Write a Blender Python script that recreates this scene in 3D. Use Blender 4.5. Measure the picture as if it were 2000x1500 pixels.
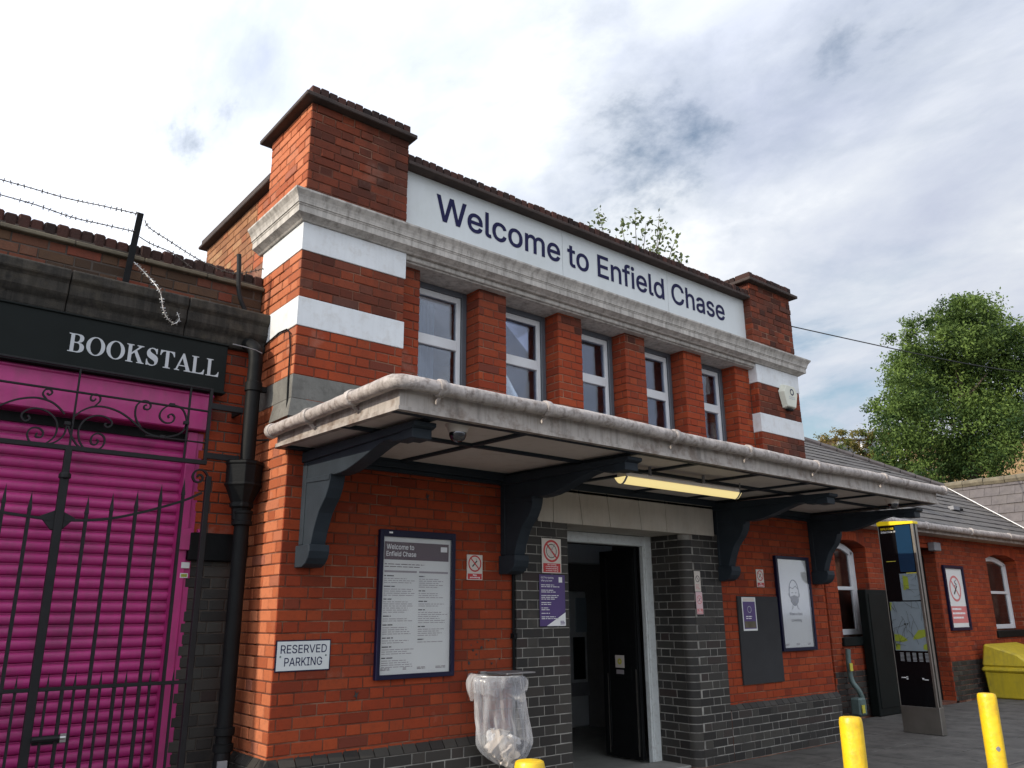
import bpy, bmesh, math, random
import numpy as np
from mathutils import Vector, Matrix
random.seed(7); rng = np.random.default_rng(7)
for o in list(bpy.data.objects): bpy.data.objects.remove(o)
S = bpy.context.scene
COL = S.collection
# ------------------------------------------------------------------ camera
FPX, ROLL, PITCH, YAW = 1574.0, -0.0073, 0.2790, 0.6888
CAM = Vector((-2.301, -5.261, 1.3826))
cy, sy, cp, sp = math.cos(YAW), math.sin(YAW), math.cos(PITCH), math.sin(PITCH)
FWD = Vector((sy*cp, cy*cp, sp)); r0 = Vector((cy, -sy, 0)); u0 = r0.cross(FWD)
RGT = r0*math.cos(ROLL) + u0*math.sin(ROLL); UPV = -r0*math.sin(ROLL) + u0*math.cos(ROLL)
cd = bpy.data.cameras.new('camera'); cam = bpy.data.objects.new('camera', cd); COL.objects.link(cam)
cd.sensor_width = 36; cd.lens = 36*FPX/2000; cd.clip_start = .05; cd.clip_end = 3000
cam.matrix_world = Matrix.Translation(CAM) @ Matrix((RGT, UPV, -FWD)).transposed().to_4x4()
S.camera = cam
# ------------------------------------------------------------------ light
SUN_EL, SUN_AZ = math.radians(27), math.radians(2.8)     # from the left, a little behind the facade plane
sdir = Vector((-math.cos(SUN_AZ)*math.cos(SUN_EL), math.sin(SUN_AZ)*math.cos(SUN_EL), math.sin(SUN_EL)))
W = bpy.data.worlds.new('World'); S.world = W; W.use_nodes = True
nt = W.node_tree; nt.nodes.clear()
def N(t, tree=None, **k):
    n = (tree or nt).nodes.new(t)
    for a, b in k.items(): setattr(n, a, b)
    return n
def world():
    L = nt.links.new
    out = N('ShaderNodeOutputWorld'); mix = N('ShaderNodeMixShader')
    b1 = N('ShaderNodeBackground'); b2 = N('ShaderNodeBackground')
    sky = N('ShaderNodeTexSky', sky_type='NISHITA', sun_disc=False)
    sky.sun_elevation = SUN_EL; sky.sun_rotation = math.atan2(sdir.x, sdir.y)
    sky.air_density = 1.3; sky.dust_density = 1.5
    b1.inputs[1].default_value = .15; L(sky.outputs[0], b1.inputs[0])
    tc = N('ShaderNodeTexCoord'); sep = N('ShaderNodeSeparateXYZ'); L(tc.outputs['Generated'], sep.inputs[0])
    a = N('ShaderNodeMath', operation='ABSOLUTE'); L(sep.outputs[2], a.inputs[0])
    ad = N('ShaderNodeMath', operation='ADD'); L(a.outputs[0], ad.inputs[0]); ad.inputs[1].default_value = .22
    dx = N('ShaderNodeMath', operation='DIVIDE'); L(sep.outputs[0], dx.inputs[0]); L(ad.outputs[0], dx.inputs[1])
    dy = N('ShaderNodeMath', operation='DIVIDE'); L(sep.outputs[1], dy.inputs[0]); L(ad.outputs[0], dy.inputs[1])
    cmb = N('ShaderNodeCombineXYZ'); L(dx.outputs[0], cmb.inputs[0]); L(dy.outputs[0], cmb.inputs[1])
    def noise(scale, det, rough, off, dist=0.):
        mp = N('ShaderNodeMapping'); mp.inputs['Location'].default_value = off; mp.inputs['Scale'].default_value = (1, .62, 1)
        mp.inputs['Rotation'].default_value = (0, 0, .5)
        L(cmb.outputs[0], mp.inputs[0])
        n = N('ShaderNodeTexNoise'); n.inputs['Scale'].default_value = scale; n.inputs['Detail'].default_value = det
        n.inputs['Roughness'].default_value = rough; n.inputs['Distortion'].default_value = dist
        L(mp.outputs[0], n.inputs['Vector']); return n
    def ramp(src, pts):
        r = N('ShaderNodeValToRGB'); L(src.outputs[0], r.inputs[0]); e = r.color_ramp.elements
        while len(e) < len(pts): e.new(.5)
        for i, (p, c) in enumerate(pts): e[i].position = p; e[i].color = (*c, 1)
        return r
    cover = ramp(noise(2.0, 10, .6, (3.1, 1.7, 0), .35), [(.33, (.08,)*3), (.42, (.72,)*3), (.53, (1,)*3)])
    tone = ramp(noise(1.5, 10, .6, (7.7, 4.2, 2), .3), [(.34, (.70, .76, .93)), (.44, (.82, .88, 1.02)), (.54, (.98, 1.03, 1.12)), (.64, (1.3, 1.32, 1.34))])
    dt = N('ShaderNodeVectorMath', operation='DOT_PRODUCT'); L(tc.outputs['Generated'], dt.inputs[0]); dt.inputs[1].default_value = sdir   # clouds are brighter towards the sun
    gw = N('ShaderNodeMapRange', interpolation_type='SMOOTHSTEP'); L(dt.outputs['Value'], gw.inputs[0]); gw.inputs[1].default_value = -.75; gw.inputs[2].default_value = .9; gw.inputs[3].default_value = .95; gw.inputs[4].default_value = 2.3
    L(gw.outputs[0], b2.inputs[1]); L(tone.outputs[0], b2.inputs[0])
    L(cover.outputs[0], mix.inputs[0]); L(b1.outputs[0], mix.inputs[1]); L(b2.outputs[0], mix.inputs[2]); L(mix.outputs[0], out.inputs[0])
world()
sl = bpy.data.lights.new('sun', 'SUN'); so = bpy.data.objects.new('sun', sl); COL.objects.link(so)
sl.energy = 5.0; sl.angle = math.radians(.5); sl.color = (1, .90, .74)
so.rotation_euler = sdir.to_track_quat('Z', 'Y').to_euler(); so.location = (-8, 0, 12)
S.view_settings.view_transform = 'Standard'; S.view_settings.look = 'None'; S.view_settings.gamma = 1
S.view_settings.exposure = -0.3; S.view_settings.use_curve_mapping = False
# ------------------------------------------------------------------ measuring helpers
def ray(px, py): return FWD + RGT*((px-1000)/FPX) + UPV*((750-py)/FPX)
def at(px, py, **k):
    (ax, v), = k.items(); i = 'XYZ'.index(ax); d = ray(px, py); return CAM + d*((v-CAM[i])/d[i])
def at_depth(px, py, dep): return CAM + ray(px, py)*dep
def at_plane(px, py, p, n): d = ray(px, py); return CAM + d*((p-CAM).dot(n)/d.dot(n))
def proj(P):
    d = P-CAM; z = d.dot(FWD)
    if z < .05: return None
    return 1000+FPX*d.dot(RGT)/z, 750-FPX*d.dot(UPV)/z
# ------------------------------------------------------------------ materials
MATS = {}
def mat(name, col, rough=.6, var=.12, scale=6, bump=0., bscale=60, metal=0., spots=None, streak=0., spec=.5, coat=0.):
    """paint / stone / metal with mottling, optional dirt spots (colour, amount, scale) and vertical run marks"""
    if name in MATS: return MATS[name]
    m = bpy.data.materials.new(name); m.use_nodes = True; t = m.node_tree; L = t.links.new
    b = t.nodes['Principled BSDF']; b.inputs['Roughness'].default_value = rough; b.inputs['Metallic'].default_value = metal
    b.inputs['Specular IOR Level'].default_value = spec; b.inputs['Coat Weight'].default_value = coat
    g = N('ShaderNodeNewGeometry', t)
    n = N('ShaderNodeTexNoise', t); n.inputs['Scale'].default_value = scale; n.inputs['Detail'].default_value = 6; L(g.outputs['Position'], n.inputs['Vector'])
    mr = N('ShaderNodeMapRange', t); L(n.outputs[0], mr.inputs[0]); mr.inputs[1].default_value = .3; mr.inputs[2].default_value = .7
    mr.inputs[3].default_value = 1-var; mr.inputs[4].default_value = 1+var
    mul = N('ShaderNodeVectorMath', t, operation='SCALE'); mul.inputs[0].default_value = col; L(mr.outputs[0], mul.inputs['Scale'])
    cur = mul.outputs[0]
    def overlay(cur, c, lo, hi, amt, sc, stretch=(1, 1, 1)):
        mp = N('ShaderNodeMapping', t); mp.inputs['Scale'].default_value = stretch; L(g.outputs['Position'], mp.inputs[0])
        n2 = N('ShaderNodeTexNoise', t); n2.inputs['Scale'].default_value = sc; n2.inputs['Detail'].default_value = 7; n2.inputs['Roughness'].default_value = .65
        L(mp.outputs[0], n2.inputs['Vector'])
        r = N('ShaderNodeMapRange', t); L(n2.outputs[0], r.inputs[0]); r.inputs[1].default_value = lo; r.inputs[2].default_value = hi; r.inputs[4].default_value = amt
        mx = N('ShaderNodeMix', t, data_type='RGBA'); L(r.outputs[0], mx.inputs[0]); L(cur, mx.inputs[6]); mx.inputs[7].default_value = (*c, 1)
        return mx.outputs[2]
    if spots: cur = overlay(cur, spots[0], .5, .66, spots[1], spots[2])
    if streak: cur = overlay(cur, (.07, .06, .05), .45, .75, streak, 7, (3, 3, .25))
    L(cur, b.inputs['Base Color'])
    if bump:
        n3 = N('ShaderNodeTexNoise', t); n3.inputs['Scale'].default_value = bscale; n3.inputs['Detail'].default_value = 4; L(g.outputs['Position'], n3.inputs['Vector'])
        bp = N('ShaderNodeBump', t); bp.inputs['Strength'].default_value = bump; bp.inputs['Distance'].default_value = .01
        L(n3.outputs[0], bp.inputs['Height']); L(bp.outputs[0], b.inputs['Normal'])
    MATS[name] = m; return m
def brick_mat(name, ramp, rough=.85, dirt=.35, dcol=(.05, .035, .03), dscale=1.3, bloom=.25, bump=.5):
    m = bpy.data.materials.new(name); m.use_nodes = True; t = m.node_tree; L = t.links.new; b = t.nodes['Principled BSDF']
    b.inputs['Roughness'].default_value = rough; b.inputs['Specular IOR Level'].default_value = .2
    at_ = N('ShaderNodeAttribute', t, attribute_name='tone'); r = N('ShaderNodeValToRGB', t); L(at_.outputs['Fac'], r.inputs[0])
    e = r.color_ramp.elements
    while len(e) < len(ramp): e.new(.5)
    for i, (p, c) in enumerate(ramp): e[i].position = p; e[i].color = (*c, 1)
    g = N('ShaderNodeNewGeometry', t); cur = r.outputs[0]
    def lay(cur, sc, det, lo, hi, amt, c, stretch=(1, 1, 1)):
        mp = N('ShaderNodeMapping', t); mp.inputs['Scale'].default_value = stretch; L(g.outputs['Position'], mp.inputs[0])
        n = N('ShaderNodeTexNoise', t); n.inputs['Scale'].default_value = sc; n.inputs['Detail'].default_value = det; n.inputs['Roughness'].default_value = .62; L(mp.outputs[0], n.inputs['Vector'])
        q = N('ShaderNodeMapRange', t); L(n.outputs[0], q.inputs[0]); q.inputs[1].default_value = lo; q.inputs[2].default_value = hi; q.inputs[4].default_value = amt
        mx = N('ShaderNodeMix', t, data_type='RGBA'); L(q.outputs[0], mx.inputs[0]); L(cur, mx.inputs[6]); mx.inputs[7].default_value = (*c, 1); return mx.outputs[2]
    cur = lay(cur, dscale, 7, .45, .72, dirt, dcol, (1, 1, .6))
    cur = lay(cur, 28, 5, .5, .72, .35, dcol)
    cur = lay(cur, 2.6, 8, .62, .78, bloom, (.42, .33, .27))
    L(cur, b.inputs['Base Color'])
    n3 = N('ShaderNodeTexNoise', t); n3.inputs['Scale'].default_value = 70; n3.inputs['Detail'].default_value = 6; L(g.outputs['Position'], n3.inputs['Vector'])
    bp = N('ShaderNodeBump', t); bp.inputs['Strength'].default_value = bump; bp.inputs['Distance'].default_value = .006
    L(n3.outputs[0], bp.inputs['Height']); L(bp.outputs[0], b.inputs['Normal'])
    MATS[name] = m; return m
brick_mat('red_brick', [(0, (.19, .032, .014)), (.15, (.25, .039, .015)), (.5, (.29, .046, .016)), (.85, (.33, .060, .020)), (.97, (.26, .046, .018)), (1, (.15, .036, .022))], dirt=.55, dcol=(.11, .032, .018), dscale=1.1, bloom=.3)
brick_mat('sunlit_red_brick', [(0, (.30, .075, .030)), (.5, (.44, .13, .055)), (.9, (.50, .17, .08)), (1, (.30, .10, .06))], dirt=.35, dcol=(.16, .07, .04), dscale=1.6, bloom=.5)  # paler copy of red_brick for the left-facing walls, sunlight put into its colour
brick_mat('weathered_red_brick', [(0, (.065, .022, .015)), (.3, (.13, .033, .018)), (.75, (.23, .050, .022)), (1, (.11, .046, .033))], dirt=.85, dcol=(.045, .023, .017), bloom=.2, dscale=1.8)
brick_mat('sooty_brick', [(0, (.020, .013, .012)), (.5, (.045, .023, .019)), (1, (.085, .034, .026))], dirt=.6, bump=.9)
brick_mat('stock_brick', [(0, (.20, .085, .04)), (.5, (.32, .15, .07)), (.8, (.30, .10, .045)), (1, (.36, .22, .11))], dirt=.3, bloom=.4)
brick_mat('grimy_stock_brick', [(0, (.04, .027, .018)), (.5, (.10, .055, .032)), (.8, (.18, .048, .028)), (1, (.11, .08, .05))], dirt=.6)
brick_mat('engineering_brick', [(0, (.026, .025, .024)), (.5, (.040, .038, .035)), (.85, (.060, .057, .050)), (1, (.04, .03, .028))], rough=.5, dirt=.2, bloom=.12, bump=.25)
mat('red_mortar', (.12, .042, .024), .95, .35, 5, .4, 90, spots=((.34, .20, .13), .85, 1.6))
mat('pale_mortar', (.26, .25, .225), .95, .3, 9, .4, 90, spots=((.08, .075, .07), .9, 3))
mat('dark_mortar', (.07, .055, .045), .95, .3, 9)
mat('white_paint', (.66, .68, .69), .55, .05, 3, .15, 25, spots=((.42, .38, .33), .3, 10), streak=.08)
mat('cornice_stone', (.46, .43, .39), .8, .12, 4, .2, 50, spots=((.17, .15, .13), .4, 14), streak=.65)
mat('lintel_paint', (.46, .42, .36), .6, .08, 3, .1, 30, spots=((.36, .30, .24), .4, 5), streak=.15)
mat('door_paint', (.56, .59, .58), .45, .06, 4, .1, 40, spots=((.25, .22, .2), .3, 25))
mat('soffit_paint', (.60, .55, .50), .7, .07, 3, .1, 20, spots=((.40, .34, .29), .4, 6))
mat('peeling_gutter_paint', (.42, .375, .35), .55, .12, 5, .8, 30, spots=((.12, .085, .065), .75, 18), streak=.6)
mat('fascia_paint', (.41, .37, .335), .55, .1, 5, .3, 30, spots=((.18, .13, .10), .8, 7), streak=.6)
mat('bracket_paint', (.026, .034, .043), .5, .15, 6, .12, 60, spec=.15)
mat('black_paint', (.007, .0075, .008), .55, .2, 8, .15, 60, spec=.12)
mat('grey_stone', (.15, .145, .13), .85, .2, 6, .3, 50, spots=((.06, .055, .05), .5, 9), streak=.3)
mat('dark_stone', (.015, .013, .010), .9, .4, 5, .5, 40, spots=((.075, .062, .042), .45, 6), streak=.6)
mat('coping_tile', (.045, .030, .025), .85, .3, 8, .4, 50)
mat('window_white', (.62, .63, .64), .45, .06, 6)
mat('curtain_cloth', (.22, .23, .25), .9, .15, 6); mat('window_grey', (.085, .095, .11), .45, .1, 6)
mat('sign_white', (.60, .63, .63), .35, .025, 1.5, 0, 1, spots=((.50, .53, .50), .35, 2.5), streak=.04)
mat('sign_navy', (.010, .010, .055), .5, .05, spec=.15)
mat('navy_frame', (.008, .008, .03), .4, .1, spec=.2)
mat('paper', (.70, .71, .69), .5, .03, 4)
mat('ink_grey', (.30, .27, .28), .6, .05); mat('ink_black', (.03, .03, .03), .6, .05)
mat('plum_band', (.085, .045, .055), .5, .05); mat('sign_red', (.48, .02, .02), .4, .05); mat('faded_red', (.62, .20, .20), .4, .05)
mat('sign_cream', (.62, .56, .50), .45, .03); mat('sign_purple', (.07, .035, .16), .4, .06)
mat('sign_pink', (.70, .50, .52), .45, .05)
mat('white_print', (.8, .8, .8), .5, .02); mat('letter_grey', (.42, .44, .46), .5, .03)
mat('yellow_sticker', (.55, .50, .06), .5, .05)
mat('shopfront_black', (.006, .0085, .008), .6, .2, 4, spec=.15)
mat('magenta_paint', (.42, .024, .175), .45, .09, 3, .1, 30, spots=((.22, .03, .10), .5, 4), streak=.25)
mat('iron_black', (.010, .010, .011), .6, .2, 12, .15, 80, spec=.25)
mat('galvanised', (.45, .45, .44), .35, .2, 20, metal=.8)
mat('rust_wire', (.10, .085, .075), .6, .4, 30, metal=.3)
mat('yellow_paint', (.78, .50, .012), .38, .07, 9, .25, 40, spots=((.42, .26, .03), .5, 16), streak=.25)
mat('yellow_plastic', (.55, .42, .02), .55, .12, 5, .1, 20, spots=((.30, .24, .05), .4, 6), streak=.3)
mat('totem_black', (.005, .005, .006), .2, .02, spec=.25); mat('totem_blue', (.010, .035, .075), .12, .05)
mat('map_grey', (.22, .27, .30), .3, .05, 12); mat('map_green', (.28, .34, .04), .3, .05)
mat('steel', (.26, .245, .22), .4, .1, 8, metal=.9); mat('totem_yellow', (.85, .62, .01), .4, .03)
mat('slate', (.085, .078, .076), .7, .25, 7, .3, 50, spots=((.13, .12, .10), .4, 4))
mat('slate_pale', (.095, .082, .082), .7, .22, 7, .3, 50, spots=((.12, .105, .095), .4, 4))
mat('lichen_ridge', (.13, .11, .075), .9, .3, 6, .5, 40)
mat('lead_grey', (.20, .20, .21), .6, .15, 8)
mat('paving', (.10, .093, .083), .85, .28, 3, .35, 60, spots=((.045, .042, .038), .8, 5))
mat('paving_bed', (.045, .042, .038), .95, .2); mat('asphalt', (.05, .05, .05), .9, .25, 8, .5, 120)
mat('kerb_stone', (.30, .29, .27), .85, .15, 5, .3, 60)
mat('hall_wall', (.15, .145, .135), .8, .1); mat('hall_floor', (.25, .25, .23), .6, .15); mat('machine_grey', (.45, .47, .47), .4, .06)
mat('bark', (.07, .055, .04), .9, .3, 20, .5, 40)
mat('house_brick', (.34, .22, .11), .9, .25, 3)
mat('green_pipe', (.10, .15, .14), .5, .2, 10)
mat('alarm_box', (.62, .62, .52), .4, .05)
def leaf_mat(name, c1, c2, sc):
    m = bpy.data.materials.new(name); m.use_nodes = True; t = m.node_tree; L = t.links.new; b = t.nodes['Principled BSDF']
    g = N('ShaderNodeNewGeometry', t); r = N('ShaderNodeValToRGB', t)
    a_ = N('ShaderNodeAttribute', t, attribute_name='tone'); L(a_.outputs['Fac'], r.inputs[0])
    r.color_ramp.elements[0].color = (*c1, 1); r.color_ramp.elements[1].color = (*c2, 1)
    L(r.outputs[0], b.inputs['Base Color']); b.inputs['Roughness'].default_value = .65; b.inputs['Specular IOR Level'].default_value = .25
    tr = N('ShaderNodeBsdfTranslucent', t); L(r.outputs[0], tr.inputs[0]); mx = N('ShaderNodeMixShader', t); mx.inputs[0].default_value = .3
    L(b.outputs[0], mx.inputs[1]); L(tr.outputs[0], mx.inputs[2]); L(mx.outputs[0], t.nodes['Material Output'].inputs[0]); MATS[name] = m
leaf_mat('dark_leaf', (.022, .052, .014), (.17, .25, .055), 1); leaf_mat('autumn_leaf', (.06, .10, .02), (.26, .17, .05), 1)
leaf_mat('grey_leaf', (.05, .075, .03), (.16, .20, .08), 1)
def glass_mat(name, tint, rough=.03, alpha=.35, spec=1.0):
    m = bpy.data.materials.new(name); m.use_nodes = True; t = m.node_tree; L = t.links.new
    gl = N('ShaderNodeBsdfGlossy', t); gl.inputs['Roughness'].default_value = rough; gl.inputs[0].default_value = (.9, .92, 1, 1)
    tr = N('ShaderNodeBsdfTransparent', t); tr.inputs[0].default_value = (*tint, 1)
    fr = N('ShaderNodeFresnel', t); fr.inputs[0].default_value = 1.5
    ma = N('ShaderNodeMath', t, operation='MULTIPLY_ADD'); L(fr.outputs[0], ma.inputs[0]); ma.inputs[1].default_value = spec; ma.inputs[2].default_value = alpha
    mx = N('ShaderNodeMixShader', t); L(ma.outputs[0], mx.inputs[0]); L(tr.outputs[0], mx.inputs[1]); L(gl.outputs[0], mx.inputs[2])
    L(mx.outputs[0], t.nodes['Material Output'].inputs[0]); MATS[name] = m
glass_mat('window_glass', (.8, .85, .9), .05, .05, .9); glass_mat('case_glass', (.97, .97, .97), .08, .0, .3); glass_mat('dome_glass', (.25, .25, .27), .05, .1)
def bag_mat():
    m = bpy.data.materials.new('clear_plastic'); m.use_nodes = True; t = m.node_tree; L = t.links.new
    tr = N('ShaderNodeBsdfTransparent', t); tr.inputs[0].default_value = (.93, .93, .94, 1)
    b = t.nodes['Principled BSDF']; b.inputs['Base Color'].default_value = (.62, .63, .66, 1); b.inputs['Roughness'].default_value = .22; b.inputs['Specular IOR Level'].default_value = .9
    lw = N('ShaderNodeLayerWeight', t); lw.inputs[0].default_value = .35
    g = N('ShaderNodeNewGeometry', t); n = N('ShaderNodeTexNoise', t); n.inputs['Scale'].default_value = 9; n.inputs['Detail'].default_value = 5
    mp = N('ShaderNodeMapping', t); mp.inputs['Scale'].default_value = (3, 3, .6); L(g.outputs['Position'], mp.inputs[0]); L(mp.outputs[0], n.inputs['Vector'])
    a = N('ShaderNodeMath', t, operation='MULTIPLY_ADD'); L(lw.outputs['Facing'], a.inputs[0]); a.inputs[1].default_value = .5
    c = N('ShaderNodeMapRange', t); L(n.outputs[0], c.inputs[0]); c.inputs[1].default_value = .35; c.inputs[2].default_value = .75; c.inputs[3].default_value = .10; c.inputs[4].default_value = .42
    L(c.outputs[0], a.inputs[2]); mx = N('ShaderNodeMixShader', t); L(a.outputs[0], mx.inputs[0]); L(tr.outputs[0], mx.inputs[1]); L(b.outputs[0], mx.inputs[2])
    L(mx.outputs[0], t.nodes['Material Output'].inputs[0]); MATS['clear_plastic'] = m
bag_mat()
def lamp_mat(name, col, strength):
    m = bpy.data.materials.new(name); m.use_nodes = True; b = m.node_tree.nodes['Principled BSDF']
    b.inputs['Base Color'].default_value = (.4, .35, .2, 1); b.inputs['Emission Color'].default_value = (*col, 1); b.inputs['Emission Strength'].default_value = strength
    MATS[name] = m
lamp_mat('lit_tube', (1, .80, .34), 1.0)
# ------------------------------------------------------------------ mesh helpers
class MB:
    def __init__(s): s.v, s.f, s.m, s.t = [], [], [], []; s.smooth = False
    def add(s, vs, fs, mi=0, tone=None):
        k = len(s.v); s.v += [tuple(v) for v in vs]; s.f += [tuple(i+k for i in f) for f in fs]; s.m += [mi]*len(fs)
        s.t += [tone if tone is not None else .5]*len(vs); return s
    def box(s, x0, x1, y0, y1, z0, z1, mi=0):
        x0, x1 = sorted((x0, x1)); y0, y1 = sorted((y0, y1)); z0, z1 = sorted((z0, z1))
        return s.add([(x, y, z) for z in (z0, z1) for y in (y0, y1) for x in (x0, x1)],
                     [(0, 2, 3, 1), (4, 5, 7, 6), (0, 1, 5, 4), (2, 6, 7, 3), (0, 4, 6, 2), (1, 3, 7, 5)], mi)
    def hexa(s, p, mi=0):        # p: 4 bottom then 4 top, ccw
        return s.add(p, [(3, 2, 1, 0), (4, 5, 6, 7), (0, 1, 5, 4), (1, 2, 6, 5), (2, 3, 7, 6), (3, 0, 4, 7)], mi)
    def prism(s, pts, ext, mi=0):   # pts: list of 3D polygon, ext: vector
        n = len(pts); ext = Vector(ext); a = [Vector(p) for p in pts]
        return s.add(a+[p+ext for p in a], [tuple(range(n-1, -1, -1)), tuple(range(n, 2*n))]+[(i, (i+1) % n, n+(i+1) % n, n+i) for i in range(n)], mi)
    def tube(s, pts, r, n=8, mi=0, closed=False, cap=True):
        pts = [Vector(p) for p in pts]; m = len(pts); rr = r if hasattr(r, '__len__') else [r]*m
        vs = []; prev = None
        for i, p in enumerate(pts):
            a = pts[i-1] if i or closed else p; b = pts[(i+1) % m] if i < m-1 or closed else p
            t = (b-a).normalized() if (b-a).length > 1e-9 else Vector((0, 0, 1))
            ref = prev if prev is not None else (Vector((0, 0, 1)) if abs(t.z) < .9 else Vector((1, 0, 0)))
            x = (ref - t*ref.dot(t)).normalized(); prev = x; y = t.cross(x)
            for k in range(n):
                a2 = 2*math.pi*k/n; vs.append(p+(x*math.cos(a2)+y*math.sin(a2))*rr[i])
        fs = [(i*n+k, i*n+(k+1) % n, ((i+1) % m)*n+(k+1) % n, ((i+1) % m)*n+k) for i in range(m if closed else m-1) for k in range(n)]
        if cap and not closed: fs += [tuple(range(n-1, -1, -1)), tuple((m-1)*n+k for k in range(n))]
        return s.add(vs, fs, mi)
    def bar(s, a, b, w, d, up=(0, 1, 0), mi=0):    # rectangular bar between a and b
        a, b = Vector(a), Vector(b); t = (b-a).normalized(); u = Vector(up); x = t.cross(u).normalized(); y = x.cross(t)
        o = [x*w/2-y*d/2, x*w/2+y*d/2, -x*w/2+y*d/2, -x*w/2-y*d/2]
        return s.hexa([a+q for q in o]+[b+q for q in o], mi)
    def lathe(s, c, prof, n=20, axis=(0, 0, 1), mi=0):
        ax = Vector(axis); x = ax.orthogonal().normalized(); y = ax.cross(x); c = Vector(c); vs = []
        for r, h in prof:
            for k in range(n): a = 2*math.pi*k/n; vs.append(c+ax*h+(x*math.cos(a)+y*math.sin(a))*r)
        m = len(prof); fs = [(i*n+k, i*n+(k+1) % n, (i+1)*n+(k+1) % n, (i+1)*n+k) for i in range(m-1) for k in range(n)]
        fs += [tuple(range(n-1, -1, -1)), tuple((m-1)*n+k for k in range(n))]
        return s.add(vs, fs, mi)
    def mesh(s, name, mats, smooth=False, tone=False, bevel=0):
        me = bpy.data.meshes.new(name); me.from_pydata(s.v, [], s.f)
        for q in (mats if isinstance(mats, (list, tuple)) else [mats]): me.materials.append(MATS[q])
        me.polygons.foreach_set('material_index', s.m)
        if tone: me.attributes.new('tone', 'FLOAT', 'POINT').data.foreach_set('value', s.t)
        bm = bmesh.new(); bm.from_mesh(me)
        if bevel:
            bmesh.ops.bevel(bm, geom=[e for e in bm.edges if e.calc_face_angle(0) > .6], offset=bevel, segments=1, affect='EDGES', clamp_overlap=True)
        bmesh.ops.recalc_face_normals(bm, faces=bm.faces); bm.to_mesh(me); bm.free()
        if smooth: me.shade_smooth() if hasattr(me, 'shade_smooth') else None
        if smooth: me.set_sharp_from_angle(angle=math.radians(40))
        return me
    def build(s, name, mats, parent=None, smooth=False, tone=False, label=None, bevel=0, kind=None):
        o = bpy.data.objects.new(name, s.mesh(name, mats, smooth, tone, bevel)); return link(o, parent, label, kind)
def link(o, parent=None, label=None, kind=None):
    COL.objects.link(o)
    if parent is not None:
        o.parent = parent; w = wloc(parent); o.location = Vector(o.location)-w
    if label: o['label'] = label
    if kind: o['kind'] = kind
    return o
def wloc(p):
    l = Vector(p.location)
    while p.parent: p = p.parent; l += Vector(p.location)
    return l
def tag(o, label, cat, group=None):
    o['label'] = label; o['category'] = cat
    if group: o['group'] = group
    return o
def thing(name, loc, label, cat, group=None):
    o = bpy.data.objects.new(name, None); o.empty_display_size = .2; o.location = loc; COL.objects.link(o); return tag(o, label, cat, group)
def struct(o): o['kind'] = 'structure'; return o
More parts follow.
